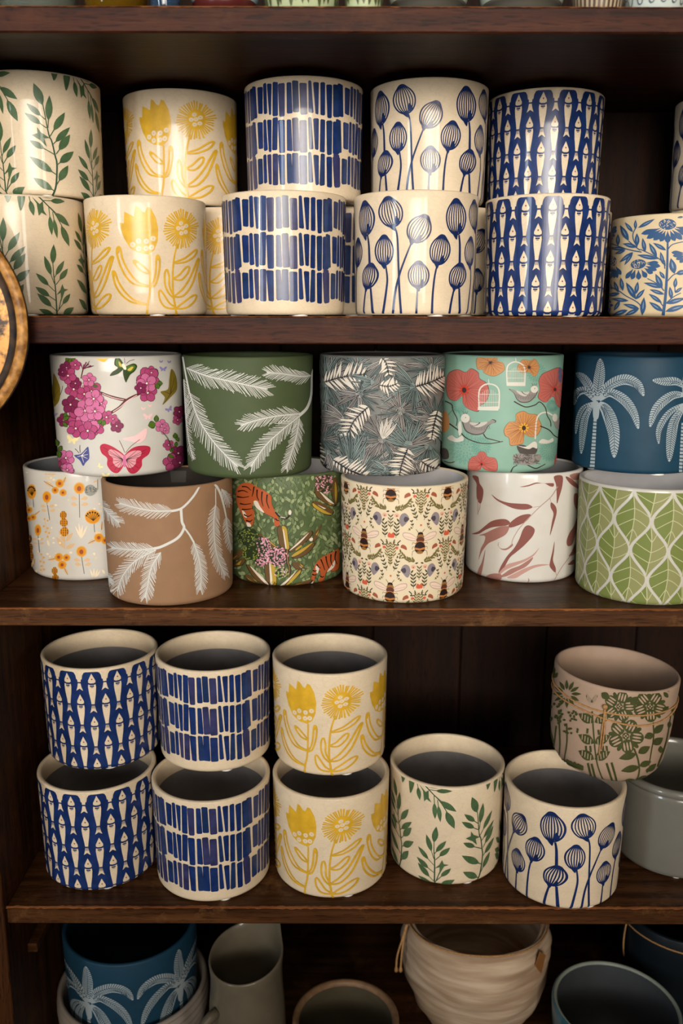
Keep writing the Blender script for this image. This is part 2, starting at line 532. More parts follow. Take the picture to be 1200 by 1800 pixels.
floor = mesh_obj('floor', box_mesh('floor', -4, 4, -4, 2.2, -.05, 0, wood('floor_boards', '#3a2a1e', '#5c4430', 'x', .5)))
floor['kind'] = 'structure'
wallb = mesh_obj('wall_back', box_mesh('wall_back', -4, 4, 1.31, 1.40, 0, 2.9, ceramic('wall_plaster', '#8c8274', .8)))
wallb['kind'] = 'structure'
# ------------------------------------------------------------------ glazed crackle pots (five patterns, many copies)
CD, CH = 0.14, 0.1304
M_CREAM = ceramic('crackle_glaze_cream', '#d6c3a6', .52, coat=.32, crackle=True, mott=.05, scale=45)
M_GREYIN = ceramic('grey_clay_inside', '#6f6c6c', .75, mott=.08)
GL = dict(coat=1.0)
GOLD = '#d09a22'; GOLD2 = '#c08a18'
MK = {'gold': ink('#cfa22a', .4, .12, .32), 'cream': M_CREAM, 'navy': ink('#122654', .35, .25, .32),
      'leaf': ink('#47603f', .4, .22, .32), 'leafd': ink('#2c4a34', .4, .2, .32),
      'blue': ink('#132a5c', .35, .3, .32), 'blue2': ink('#192f58', .35, .3, .32), 'violet': ink('#2f3158', .35, .3, .32),
      'line': ink('#101f4e', .4, .1, .32), 'brown': ink('#6a2c1c', .4, 0, .6)}

P_LEAF = Pot(-.3738, 1.0955, Z2, CD, CH); P_YEL = Pot(-.2307, 1.0996, Z2, CD, CH); P_BAR = Pot(-.0655, 1.0593, Z2, CD, CH)
P_SEED = Pot(.0830, 1.0552, Z2, CD, CH); P_FISH = Pot(.2361, 1.0794, Z2, CD, CH)
P_LEAFU = Pot(-.3527, 1.1152, Z2+CH, CD, CH)
def view(pot, x0, y0, s): return lambda x, y: pot.uv(x0+x*s, y0+y*s)

# --- yellow tulip and daisy
ay = Art(view(P_YEL, 140, 330, .216667))
ay.part('tulip')
ay.poly('gold', [(325, 285), (358, 288), (362, 195), (405, 215), (440, 235), (452, 145), (475, 155), (508, 195), (530, 200), (548, 155), (575, 165), (615, 240), (635, 330), (632, 430), (605, 505), (560, 542), (480, 530), (410, 490), (360, 410), (332, 330)], sm=False)
for x, y in ((430, 462), (478, 432), (540, 435), (595, 413), (478, 495), (538, 492), (582, 483)):
    ay.dot('cream', x, y, 23); ay.dot('gold', x, y, 5, n=6)
ay.line('gold', [(568, 540), (571, 700), (568, 850), (552, 940), (545, 1030)], 14, 17)
for lp in ([(570, 800), (480, 770), (400, 680), (350, 580), (330, 490), (308, 485), (303, 530), (330, 630), (380, 725), (450, 785)],
           [(545, 945), (450, 915), (370, 845), (315, 760), (288, 685), (270, 690), (295, 795), (350, 875), (430, 930)],
           [(568, 692), (510, 682), (455, 630), (438, 598), (445, 590), (475, 605), (530, 650)],
           [(572, 803), (612, 785), (640, 690), (647, 600), (640, 558), (622, 560), (615, 680), (600, 755)]):
    ay.line('gold', lp, 15, closed=True)
for a, b in (((318, 484), (315, 530)), ((280, 684), (284, 720)), ((632, 556), (632, 590)), ((442, 594), (460, 612))): ay.line('gold', [a, b], 20, 12, sm=False)
ay.part('daisy')
rs = random.Random(4)
for k in range(40):
    a = 2*math.pi*k/40+rs.uniform(-.03, .03); r1 = 142*rs.uniform(.9, 1.03)
    ay.n = 0; ay.line('gold', [(828+math.cos(a)*60, 332+math.sin(a)*66), (818+math.cos(a)*r1, 332+math.sin(a)*r1*1.15)], 9, 12, sm=False)
ay.dot('gold', 832, 328, 66, 84, n=18)
for x, y in ((832, 326), (820, 288), (862, 310), (858, 360), (822, 370), (797, 330)):
    ay.dot('cream', x, y, 18); ay.dot('gold', x, y, 4, n=6)
ay.line('gold', [(790, 455), (765, 560), (752, 700), (755, 850), (770, 950), (783, 1030)], 12, 17)
for lp in ([(765, 607), (840, 605), (915, 565), (947, 512), (925, 510), (850, 570)],
           [(760, 737), (820, 747), (872, 692), (884, 645), (860, 645), (800, 710)],
           [(770, 880), (840, 872), (910, 775), (957, 605), (950, 585), (890, 730), (830, 822)],
           [(765, 892), (720, 855), (690, 785), (688, 695), (706, 665), (722, 720), (727, 805)],
           [(780, 977), (700, 972), (655, 922), (640, 855), (655, 833), (695, 890), (730, 940)],
           [(785, 977), (860, 972), (922, 925), (942, 875), (912, 875), (850, 920)]):
    ay.line('gold', lp, 14, closed=True)

# --- blue seed heads
asd = Art(view(P_SEED, 615, 325, .204167))
def bulb(cx, cy, a, b, rot, stems, stripes=7):
    r = math.radians(rot); c, s = math.cos(r), math.sin(r)
    T = lambda x, y: (cx+x*c-y*s, cy+x*s+y*c)
    asd.part('seed_head')
    out = []
    for k in range(20):
        t = 2*math.pi*k/20
        y = -math.cos(t); x = math.sin(t)
        x *= (1-.28*max(0, -y)**2)
        out.append(T(x*a, y*b-.06*b*(y < -.9)))
    asd.line('navy', out, 13, closed=True, n=2)
    for k in range(stripes):
        u = (k+1)/(stripes+1)*2-1
        pts = [T(u*a*math.sqrt(max(0, 1-v*v))*(1-.2*max(0, -v)), v*b) for v in (-.93, -.55, 0, .5, .9)]
        asd.line('navy', pts, 9, 10, n=3)
    asd.poly('navy', [T(-a*.62, b*.72), T(-a*.3, b*.86), T(0, b*.80), T(a*.3, b*.86), T(a*.62, b*.72), T(a*.34, b*.32), T(a*.1, b*1.22), T(-a*.1, b*1.22), T(-a*.34, b*1.0)])
    asd.poly('navy', [T(-a*.3, -b*.88), T(0, -b*1.10), T(a*.3, -b*.88), T(0, -b*.82)])
    asd.line('navy', stems[0], 13, 20)
    for st in stems[1:]: asd.part('stem'); asd.line('navy', st, 16, 20)
bulb(350, 235, 100, 128, -12, [[(382, 350), (408, 450), (418, 700), (425, 900), (440, 1108)]])
bulb(295, 565, 76, 125, 0, [[(308, 690), (322, 800), (315, 900), (285, 1108)]], 6)
bulb(597, 378, 98, 125, 28, [[(532, 490), (480, 620), (430, 760), (390, 920), (370, 1108)]])
bulb(590, 775, 88, 112, 0, [[(580, 890), (575, 1000), (570, 1108)]])
bulb(774, 562, 84, 125, 10, [[(748, 690), (725, 800), (710, 950), (703, 1108)]])
bulb(912, 278, 82, 150, 0, [[(935, 430), (942, 520), (940, 690)], [(938, 890), (937, 1108)]])
bulb(925, 785, 68, 108, 14, [[(893, 895), (870, 1000), (852, 1108)]], 6)

# --- green leaf sprigs
al = Art(view(P_LEAFU, 0, 110, 1/6))
al.part('tall_sprig')
al.line('leafd', [(553, 1405), (590, 1300), (600, 1080), (580, 980), (545, 830), (520, 780), (495, 670), (480, 590), (450, 440)], 20, 9)
for a in ((450, 450, 352, 215, 95, .0), (475, 600, 280, 430, 62, .22), (490, 690, 260, 530, 66, .25), (505, 690, 520, 345, 78, .22), (525, 780, 682, 525, 78, .25),
          (560, 860, 735, 682, 70, .12), (590, 965, 735, 760, 85, .2), (600, 1080, 772, 938, 85, .15), (595, 1290, 715, 1085, 80, .2),
          (572, 970, 310, 820, 62, .4), (588, 1180, 310, 990, 82, .12), (565, 1350, 350, 1215, 80, .05)):
    al.stalk_leaf('leaf', *a[:5], pet=a[5], lw=10)
al.poly('leaf', [(390, 680), (432, 738), (520, 795), (465, 800), (492, 890), (425, 820), (335, 765), (395, 745)], sm=False)
al2 = Art(view(P_LEAF, 0, 335, .133333))
al2.part('small_sprig')
al2.line('leafd', [(750, 1650), (740, 1450), (725, 1250), (705, 1100), (695, 950)], 20, 9)
for a in ((695, 970, 706, 708, 82, 0), (715, 1230, 580, 857, 75, .3), (722, 1330, 472, 1088, 72, .32), (735, 1450, 465, 1268, 80, .3), (745, 1590, 488, 1353, 85, .25), (720, 1650, 512, 1562, 75, .05),
          (712, 1150, 840, 923, 66, .15), (735, 1240, 888, 1028, 70, .3), (755, 1590, 920, 1358, 62, .4), (810, 1648, 968, 1540, 85, .1)):
    al2.stalk_leaf('leaf', *a[:5], pet=a[5], lw=10)
al2.line('leafd', [(770, 1570), (800, 1430)], 10)
al2.poly('leaf', [(815, 1232), (840, 1295), (892, 1304), (845, 1330), (800, 1465), (795, 1345), (738, 1378), (790, 1310)], sm=False)
al2.part('hanging_sprig')
al2.line('leafd', [(490, 62), (560, 130), (640, 210), (720, 300), (815, 470)], 18, 9)
for a in ((805, 460, 912, 738, 82, 0), (650, 215, 912, 472, 82, .3), (640, 220, 682, 592, 64, .3), (690, 280, 752, 632, 55, .25), (570, 130, 850, 142, 70, .32), (378, 60, 442, 332, 72, .25)):
    al2.stalk_leaf('leaf', *a[:5], pet=a[5], lw=10)
al2.leaf('leaf', 520, 72, 690, 98, 26)
al2.poly('leaf', [(415, 60), (480, 170), (508, 332), (545, 290), (615, 332), (572, 260), (560, 140), (520, 178)], sm=False)
al2.poly('leaf', [(232, 58), (322, 60), (315, 160), (272, 268), (240, 170)], n=3)
al2.poly('leaf', [(62, 50), (140, 50), (130, 110), (98, 158), (75, 110)], n=3)

# --- blue bar rows
ab = Art(view(P_BAR, 380, 325, .2))
BARS = [(187, 35, 206, 38, 108, 400), (255, 50, 260, 46, 122, 368), (305, 28, 313, 36, 98, 380), (352, 40, 360, 24, 105, 392), (412, 48, 412, 50, 96, 398),
        (472, 56, 478, 46, 105, 402), (545, 40, 552, 50, 106, 388), (603, 50, 612, 56, 96, 388), (676, 62, 684, 60, 116, 405), (737, 26, 748, 40, 100, 388),
        (792, 44, 800, 26, 112, 402), (850, 36, 850, 40, 112, 412), (905, 42, 907, 36, 128, 424), (962, 50, 964, 48, 128, 414)]
rs = random.Random(12)
for row in range(3):
    ab.part('bar_row')
    for (xt, wt, xb, wb, yt, yb) in BARS:
        j = lambda a: rs.uniform(-a, a)
        dy = (0, 326, 640)[row]; f = 1 if row < 2 else .93
        yt2 = yt+dy+j(8); yb2 = yt2+(yb-yt)*f+j(8); sl = j(6) if row else 0
        wt2, wb2 = wt*1.1+j(5), wb*1.1+j(5)
        c = rs.choice(['blue', 'blue', 'blue2', 'blue', 'violet'])
        e = 9
        ab.n = 0; ab.raw(c, [(xt-wt2/2, yt2+e), (xt-wt2/2+e, yt2), (xt+wt2/2-e, yt2+j(5)), (xt+wt2/2, yt2+e),
                   (xb+sl+wb2/2, yb2-e), (xb+sl+wb2/2-e, yb2), (xb+sl-wb2/2+e, yb2+j(6)), (xb+sl-wb2/2, yb2-e)])

# --- blue fish lattice: drawn in (degrees, mm)
NF = 15
FISH_MM = 0.001
af = Art(lambda x, y: (math.radians(x), min(max(y*FISH_MM, .0012), CH-.002)))
def fish_item(x, top, hmax=None, hmin=1.4):
    """one sardine, nose up at height top (mm)"""
    w = 360/NF*.40          # half spacing guide in degrees
    k = w/10.0*.9
    cl = lambda pts: [(x+a*k, max(top-b, hmin)) for a, b in pts]
    head = [(0, 0), (-1.8, 4), (-3.9, 8.6), (-3.9, 11.2), (-1.8, 12.2), (1.8, 12.2), (3.9, 11.2), (3.9, 8.6), (1.8, 4)]
    body = [(-3.9, 13.4), (-1.9, 14.4), (1.9, 14.4), (3.9, 13.4), (4.3, 17), (3.6, 25), (2.2, 34), (1.7, 38.5), (-1.7, 38.5), (-2.2, 34), (-3.6, 25), (-4.3, 17)]
    tail = [(-1.5, 40.2), (1.5, 40.2), (2.4, 45), (3.8, 49.5), (0, 46.8), (-3.8, 49.5), (-2.4, 45)]
    if top > hmin+4: af.raw('cream', cl(head))
    if top-13 > hmin: af.raw('cream', cl(body))
    if top-40 > hmin+1: af.raw('cream', cl(tail))
    if top-9 > hmin: af.dot('brown', x+.2*k, top-7.2, .8*k, 1.0, n=7)
    if top-17 > hmin:
        af.raw('line', cl([(-2.4, 15.0), (2.4, 15.0), (2.2, 16.6), (-2.2, 16.6)]))
        af.raw('line', cl([(-1.4, 17.1), (1.4, 17.1), (1.2, 17.8), (-1.2, 17.8)]))
    if top-46 > hmin:
        for u in (-.9, 0, .9): af.raw('line', cl([(u-.25, 40), (u+.25, 40), (u*1.4+.25, 44), (u*1.4-.25, 44)]))
GROUND = Art(lambda x, y: (math.radians(x), y*FISH_MM))
GROUND.part('blue_ground')
for k in range(NF):
    xa = 360/NF*k
    g = 360/NF
    # arch over the full fish, lower notch over the cut one
    top = CH*1000-3.4
    prof = [(-.5, top-9), (-.39, top-9), (-.36, top-4), (-.30, top-.8), (-.22, top), (.22, top), (.30, top-.8), (.36, top-4), (.39, top-9), (.5, top-9)]
    for (a, ya), (b, yb) in zip(prof, prof[1:]):
        n = 6
        for q in range(n):
            u0, u1 = q/n, (q+1)/n
            GROUND.raw('blue', [(xa+a*g, 1.3+(ya-1.3)*u0), (xa+b*g, 1.3+(yb-1.3)*u0), (xa+b*g, 1.3+(yb-1.3)*u1), (xa+a*g, 1.3+(ya-1.3)*u1)])
            GROUND.n = 1
top = CH*1000-5.2
PER = 54.0
for r_ in range(3):
    af.part('fish'); fish_item(0, top-PER*r_)
    if r_ < 2: af.part('fish'); fish_item(360/NF/2, top-PER*(r_+.48))
# cut fish at the rim over the offset columns: body stub and tail
af.part('fish_tail')
xo = 360/NF/2; k_ = 360/NF*.4/10*.9
tt = top+PER*.52
af.raw('cream', [(xo-3.4*k_, CH*1000-2.2), (xo-2.2*k_, tt-34), (xo-1.7*k_, tt-38.5), (xo+1.7*k_, tt-38.5), (xo+2.2*k_, tt-34), (xo+3.4*k_, CH*1000-2.2)])
af.raw('cream', [(xo-1.5*k_, tt-40.2), (xo+1.5*k_, tt-40.2), (xo+2.4*k_, tt-45), (xo+3.8*k_, tt-49.5), (xo, tt-46.8), (xo-3.8*k_, tt-49.5), (xo-2.4*k_, tt-45)])
REF = Pot(0, 1, 0, CD, CH)
def meshes(art, lift=.00022):
    out = []
    for i, pt in enumerate(art.parts):
        me = part_mesh(pt, REF, MK, lift+i*.000003)
        if me: out.append((pt.name, me))
    return out
# bring the tall sprig to its place beside the small one
sh = P_LEAF.uv(100, 545)[0]+math.radians(45)-P_LEAFU.uv(93, 340)[0]
for p_ in al.parts: p_.items = [(c, l, [(t+sh, h) for t, h in uv]) for c, l, uv in p_.items]
K_YEL, K_SEED, K_LEAF, K_BAR = meshes(ay), meshes(asd), meshes(al)+meshes(al2), meshes(ab)
K_FISH, K_GROUND = meshes(af, .00038), meshes(GROUND)
TRACE = {'yellow': (P_YEL, 250, 420), 'seed': (P_SEED, 801, 380), 'leaf': (P_LEAF, 100, 545), 'bars': (P_BAR, 517, 440), 'fish': (P_FISH, 971, 370)}
BODY_ME = {}
def crackle(kind, x, y, z, label, face=None, deg=None, group=None, pads=20):
    """face: pixel where the key motif of the pattern sits on this pot"""
    t = empty('planter_pot', (x, y, CZ+z), label, 'pot', group or 'crackle glazed pots')
    pot = Pot(x, y, z, CD, CH)
    if 'body' not in BODY_ME:
        pot_body(pot, t, M_CREAM, M_GREYIN, split=.024, pads=pads)
        BODY_ME['body'] = [(c.name.split('.')[0], c.data, c.location.copy()) for c in t.children]
    else:
        for n, me, lc in BODY_ME['body']: mesh_obj(n, me, t, lc)
    rot = math.radians(deg or 0)
    if face:
        base = TRACE[kind]
        th0 = 0.0 if kind == 'fish' else base[0].uv(base[1], base[2])[0]
        rot = pot.uv(*face)[0]-th0
    if kind == 'fish':
        for n, me in K_GROUND: mesh_obj(n, me, t, rz=rot)
        for k in range(NF):
            for n, me in K_FISH: mesh_obj(n, me, t, rz=rot+2*math.pi*k/NF)
    else:
        K = {'yellow': K_YEL, 'seed': K_SEED, 'leaf': K_LEAF, 'bars': K_BAR}[kind]
        for q in range(4):
            for n, me in K: mesh_obj(n, me, t, rz=rot+math.pi/2*q)
    return t

U2, U4 = Z2+CH, Z4+CH
crackle('leaf', -.3738, 1.0955, Z2, 'cream pot with green leaf sprigs on the bottom row behind the bronze disc', deg=0)
crackle('yellow', -.2307, 1.0996, Z2, 'cream pot with yellow tulips and daisies at the front of the second shelf, bottom row', deg=0)
crackle('bars', -.0655, 1.0593, Z2, 'cream pot with blue bars in the bottom row between yellow tulip and seed pots', deg=0)
crackle('seed', .0830, 1.0552, Z2, 'cream pot with blue striped seed heads, bottom row of second shelf beside the fish pot', deg=0)
crackle('fish', .2361, 1.0794, Z2, 'blue fish pot at the front of the second shelf next to the blue coneflower pot', face=(971, 370))
crackle('leaf', -.3527, 1.1152, U2, 'cream pot with green leaf sprigs stacked on top at the far left of second shelf', deg=math.degrees(P_LEAFU.uv(93, 340)[0]-P_LEAF.uv(100, 545)[0])-45)
crackle('yellow', -.2019, 1.1957, U2, 'yellow tulip pot stacked on top in the second shelf between leaf and bar pots', face=(275, 215))
crackle('bars', -.0455, 1.1375, U2, 'blue bar pot stacked on top in the second shelf, under the top board', face=(534, 220))
crackle('seed', .1034, 1.1428, U2, 'blue seed head pot stacked on top of its twin in the second shelf', face=(818, 202))
crackle('fish', .2515, 1.1864, U2, 'blue fish pot stacked on top of its twin in the second shelf', face=(954, 185))
crackle('yellow', -.147, 1.215, Z2, 'yellow daisy pot mostly hidden behind the front yellow and blue bar pots', face=(330, 430))
crackle('bars', -.006, 1.205, Z2, 'blue bar pot hidden behind, seen in the gap between front bar and seed head pots', deg=20)
crackle('seed', .1345, 1.205, Z2, 'blue seed head pot hidden behind, seen in the gap left of the front fish pot', deg=30)
crackle('fish', .2775, 1.2155, Z2, 'blue fish pot hidden in the back row behind the front fish pot', deg=5)
crackle('seed', .489, 1.195, Z2, 'blue seed head pot hidden in the back row behind the blue coneflower pot', deg=40)
crackle('seed', .489, 1.195, U2, 'blue seed head pot cut by the right edge above the blue coneflower pot', face=(1199, 285))
crackle('fish', -.2965, .9939, Z4, 'blue fish pot at the bottom left of the fourth shelf, under another fish pot', face=(170, 1412))
crackle('bars', -.1550, .9730, Z4, 'blue bar pot standing on the fourth shelf under another bar pot', face=(375, 1450))
crackle('yellow', -.0120, .9802, Z4, 'yellow tulip pot standing on the fourth shelf under another tulip pot', face=(531, 1445))
crackle('leaf', .1305, 1.0055, Z4, 'cream pot with green leaf sprigs alone on the fourth shelf', face=(764, 1552))
crackle('seed', .2645, .9613, Z4, 'blue seed head pot on the fourth shelf under the tilted flower relief pot', face=(968, 1470))
crackle('fish', -.2980, 1.0399, U4, 'blue fish pot stacked on top of its twin at the left of the fourth shelf', face=(160, 1180))
crackle('bars', -.1574, 1.0340, U4, 'blue bar pot stacked on top of its twin on the fourth shelf', face=(375, 1220))
crackle('yellow', -.0138, 1.0257, U4, 'yellow tulip pot stacked on top of its twin on the fourth shelf', face=(531, 1235))
# ------------------------------------------------------------------ third shelf: printed pots, each its own pattern
HS = 0.130
def inkset(rough, **kw): return {k: ink(v, rough) for k, v in kw.items()}
def printed(name_label, x, y, z, D, H, outer, inner, taper=.965, split=.002, pads=None):
    pot = Pot(x, y, z, D, H, taper)
    t = empty('planter_pot', (x, y, CZ+z), name_label, 'pot', 'printed pots on the third shelf')
    pot_body(pot, t, outer, inner, split=split, wall=.005, pads=pads)
    return pot, t
WHITE_IN = ceramic('white_glaze_inside', '#b9b7b8', .35, mott=.03)
GREY_IN = ceramic('grey_inside', '#7d7d80', .6, mott=.05)
M_WHITE = ceramic('white_glaze', '#c6c2ba', .34, coat=.3, mott=.02)
U3 = Z3+HS

# --- white pot, blossom and butterflies
pot, t = printed('white pot with pink blossom branches and butterflies on top of third shelf', -.2551, 1.0259, U3, .1458, .1306, M_WHITE, GREY_IN)
A = Art(view(pot, 80, 605, .208333)); rs = random.Random(21)
MB_ = inkset(.32, pink='#ab4672', pink2='#c86c97', dpink='#7d2a50', line='#3a1a22', brown='#5d2c2a', green='#4f6b25', dgreen='#2d3f18', red='#b02c46', lred='#d8939c',
             olive='#7d6a22', dol='#463a12', yel='#e6bf45', lav='#8c82b4', pal='#ecc3c3', blu='#4b4f86', lyel='#ecdca0', cream='#f0e6d0', gold='#cbb44e')
A.part('blossom_branch')
A.line('brown', [(465, 408), (550, 442), (680, 475)], 20, 26); A.line('brown', [(550, 580), (620, 535), (690, 468), (792, 418)], 24, 20)
A.line('pal', [(480, 415), (560, 448), (660, 470)], 5); A.line('pal', [(570, 570), (630, 530), (690, 478), (770, 430)], 6)
A.line('brown', [(300, 290), (318, 210)], 9)
BL = [0]
def blossom(x, y, r, c='pink2', rot=None, n=5):
    a0 = rs.random()*6 if rot is None else rot
    r *= .86; BL[0] += 1; n0 = (BL[0] % 4)*9
    for k in range(n):
        a = a0+2*math.pi*k/n; A.n = n0+2*(k % 3)
        A.dot('line', x+math.cos(a)*r*.62, y+math.sin(a)*r*.62, r*.54, r*.51, a, 10)
        A.dot(c, x+math.cos(a)*r*.62, y+math.sin(a)*r*.62, r*.49, r*.46, a, 10)
    for k in range(6):
        a = a0+k; A.n = n0+6; A.line('dpink', [(x, y), (x+math.cos(a)*r*.5, y+math.sin(a)*r*.5)], 5, 3, sm=False)
    A.n = n0+7; A.dot('cream', x, y, r*.12, n=7)
for g in ([(180, 200, 60, 'dpink'), (195, 265, 75, 'pink'), (150, 235, 45, 'dpink'), (240, 380, 80, 'pink'), (255, 330, 55, 'dpink'), (255, 175, 50, 'pink')],
          [(370, 300, 62, 'pink2'), (360, 360, 50, 'pink2'), (390, 400, 95, 'pink'), (330, 420, 70, 'pink'), (410, 460, 85, 'pink2'), (470, 500, 55, 'pink2')],
          [(215, 510, 80, 'dpink'), (340, 560, 100, 'pink2'), (420, 565, 85, 'pink2'), (280, 620, 100, 'pink'), (350, 680, 115, 'pink2'), (260, 710, 80, 'pink'), (360, 730, 85, 'pink'), (430, 700, 75, 'pink')],
          [(515, 615, 62, 'pink'), (600, 690, 60, 'dpink'), (570, 630, 45, 'pink'), (155, 640, 60, 'dpink')],
          [(865, 290, 105, 'pink'), (850, 330, 90, 'pink2'), (800, 370, 55, 'dpink'), (860, 410, 85, 'pink'), (890, 240, 60, 'pink')],
          [(975, 690, 60, 'pink2'), (1000, 720, 45, 'pink2')], [(1035, 850, 50, 'pink'), (1115, 920, 70, 'dpink'), (1065, 1000, 85, 'pink'), (1125, 1000, 70, 'dpink')],
          [(175, 960, 75, 'pink2'), (145, 1030, 70, 'pink'), (190, 1060, 60, 'pink2')], [(1120, 570, 55, 'dpink'), (1110, 640, 45, 'pink')]):
    A.part('blossom_cluster')
    for b in g: blossom(*b)
A.part('foliage')
for x0, y0, x1, y1, w_ in ((210, 165, 170, 112, 40), (210, 165, 255, 115, 42), (200, 170, 215, 110, 30), (160, 630, 180, 565, 30), (150, 640, 205, 610, 34), (150, 660, 190, 700, 30), (470, 650, 450, 600, 40), (470, 650, 510, 680, 44), (475, 640, 440, 670, 35),
                       (930, 660, 932, 595, 36), (925, 670, 860, 690, 60), (935, 330, 985, 330, 40), (930, 330, 950, 380, 40), (1090, 800, 1085, 745, 34), (1090, 810, 1120, 790, 40), (1060, 930, 1040, 960, 44), (1070, 900, 1040, 880, 34), (1075, 840, 1110, 850, 38),
                       (110, 860, 95, 800, 38), (115, 870, 150, 890, 44), (115, 900, 130, 960, 44), (400, 350, 450, 355, 18)):
    A.leaf('dgreen', x0, y0, x1, y1, w_+8); A.leaf('green', x0, y0, x1, y1, w_-6)
A.line('dgreen', [(980, 740), (1025, 800), (1060, 900)], 6)
for x, y in ((330, 170), (350, 150), (370, 165), (390, 180), (300, 160)): A.line('dpink', [(320, 210), (x, y)], 4, 9, sm=False)
A.line('line', [(320, 200), (370, 195), (410, 180)], 4); A.line('line', [(340, 190), (365, 160), (375, 140)], 4)
def veins(c, hub, ends, w_=4):
    n0 = A.n
    for e in ends: A.n = n0; A.line(c, [hub, e], w_, 2.5, sm=False)
A.part('red_butterfly')
WL = [(665, 940), (580, 872), (500, 840), (460, 862), (475, 920), (520, 962), (520, 1020), (560, 1075), (610, 1086), (650, 1040), (660, 1000)]
WR = [(665, 940), (740, 872), (830, 855), (882, 872), (868, 930), (815, 972), (810, 1030), (760, 1087), (710, 1086), (680, 1040), (670, 1000)]
for W_ in (WL, WR):
    A.poly('red', W_)
    c0 = (665, 985)
    A.poly('lred', [(c0[0]+(x-c0[0])*.66, c0[1]+(y-c0[1])*.62-8) for x, y in W_])
veins('line', (655, 975), [(490, 870), (505, 900), (530, 940), (535, 985), (545, 1030), (580, 1062), (615, 1070), (560, 885)])
veins('line', (678, 975), [(850, 885), (835, 915), (805, 950), (790, 1000), (785, 1045), (750, 1070), (715, 1070), (780, 885)])
A.dot('pink2', 666, 985, 14, 55); A.line('brown', [(668, 915), (650, 870), (622, 812)], 4); A.line('brown', [(675, 915), (720, 860), (795, 803)], 4)
A.part('green_butterfly')
A.poly('dgreen', [(668, 192), (625, 115), (592, 110), (580, 172), (610, 200), (562, 235), (545, 268), (612, 250), (655, 212)])
A.poly('dgreen', [(668, 192), (740, 163), (772, 185), (750, 230), (716, 255), (692, 298), (676, 322), (655, 260), (655, 212)])
A.poly('green', [(655, 190), (618, 130), (598, 125), (592, 168), (620, 195)]); A.poly('green', [(675, 195), (735, 175), (758, 190), (735, 225), (700, 235)])
A.poly('gold', [(650, 190), (625, 150), (615, 150), (625, 185)]); A.poly('gold', [(690, 215), (725, 190), (740, 195), (715, 225)])
A.dot('cream', 662, 190, 14, 30, -.5); A.line('line', [(668, 160), (665, 125), (657, 98)], 4); A.line('line', [(680, 165), (710, 140), (750, 130)], 4)
A.part('olive_butterfly'); A.poly('olive', [(70, 245), (105, 310), (126, 380), (115, 480), (60, 530), (50, 420), (65, 330)])
veins('dol', (70, 470), [(75, 260), (95, 320), (115, 390), (100, 480)]); A.line('line', [(125, 430), (140, 390), (148, 350)], 4)
A.part('olive_butterfly'); A.poly('olive', [(1060, 208), (1098, 270), (1105, 380), (1050, 450), (985, 512), (1005, 450), (968, 402), (1030, 380), (1042, 290)])
veins('dol', (1050, 420), [(1060, 220), (1085, 280), (1095, 360), (1000, 400), (1000, 495)], 6)
A.part('blue_butterfly'); A.poly('blu', [(243, 938), (300, 925), (355, 866), (366, 890), (370, 960), (352, 985), (338, 1000), (318, 1027), (290, 980)])
veins('cream', (305, 940), [(350, 890), (360, 930), (355, 965), (325, 1000), (270, 950)], 5); A.line('line', [(295, 915), (290, 880), (292, 850)], 4); A.line('line', [(285, 920), (265, 895), (250, 882)], 4)
def flat_bf(c, x, y, s, rot=0):
    A.part('small_butterfly')
    cc, sn = math.cos(rot), math.sin(rot)
    T = lambda p: (x+(p[0]*cc-p[1]*sn)*s, y+(p[0]*sn+p[1]*cc)*s)
    A.poly(c, [T(p) for p in ((0, -.2), (-.5, -.6), (-1, -.7), (-.9, -.1), (-.6, .1), (-.6, .6), (-.2, .5), (0, .2), (.2, .5), (.6, .6), (.6, .1), (.9, -.1), (1, -.7), (.5, -.6))], n=3)
for a in (('pal', 862, 612, 38), ('pal', 825, 545, 20), ('pal', 880, 520, 16), ('lav', 990, 210, 30), ('lav', 1040, 550, 30, -.5), ('lyel', 228, 808, 50, .2), ('lav', 972, 148, 16), ('lav', 1040, 150, 16), ('lyel', 460, 1030, 24, .8), ('lyel', 510, 1110, 32), ('lyel', 595, 1115, 16), ('lav', 80, 590, 22, .4)): flat_bf(*a)
A.part('small_butterfly'); A.poly('yel', [(412, 104), (552, 100), (522, 130), (492, 152), (440, 130)])
A.part('small_butterfly'); A.poly('lav', [(775, 90), (860, 90), (820, 110)])
A.part('pale_butterfly'); A.poly('pal', [(645, 798), (720, 780), (765, 765), (850, 708), (842, 790), (790, 832), (720, 820)])
put_art(A, pot, t, MB_, rots=(0.0, math.pi))

# --- pine twig pots: green and tan
M_GREEN = ceramic('matt_green', '#434f32', .62, mott=.04, bump=.08)
M_TAN = ceramic('matt_tan', '#8d6c50', .68, mott=.04, bump=.08)
TWIG = {'w': ink('#ccccc6', .7)}
pot, t = printed('matt green pot with white pine twigs', -.1056, 1.0174, U3, .1462, .1306, M_GREEN, M_GREEN)
A = Art(view(pot, 310, 600, .208333)); rs = random.Random(5)
for sp, ln, n in (([(85, 225), (250, 290), (400, 325), (600, 370), (770, 405)], 135, 44), ([(1130, 288), (1050, 297), (900, 275), (760, 262)], 95, 28),
                  ([(112, 430), (180, 640), (300, 830), (420, 965), (520, 1060)], 135, 46), ([(1050, 610), (850, 630), (680, 665), (540, 710)], 110, 34),
                  ([(1040, 630), (900, 740), (750, 880), (625, 1060)], 115, 40), ([(1035, 650), (1010, 800), (965, 950), (920, 1080)], 85, 34), ([(65, 320), (80, 600), (105, 830), (148, 1000)], 60, 34)):
    A.part('pine_twig'); A.frond('w', sp, ln, n, rs=rs)
A.part('stem'); A.line('w', [(1152, 235), (1140, 290), (1135, 450), (1100, 560), (1035, 625)], 12, 26)
A.part('stem'); A.line('w', [(46, 70), (75, 250), (112, 440)], 12, 14)
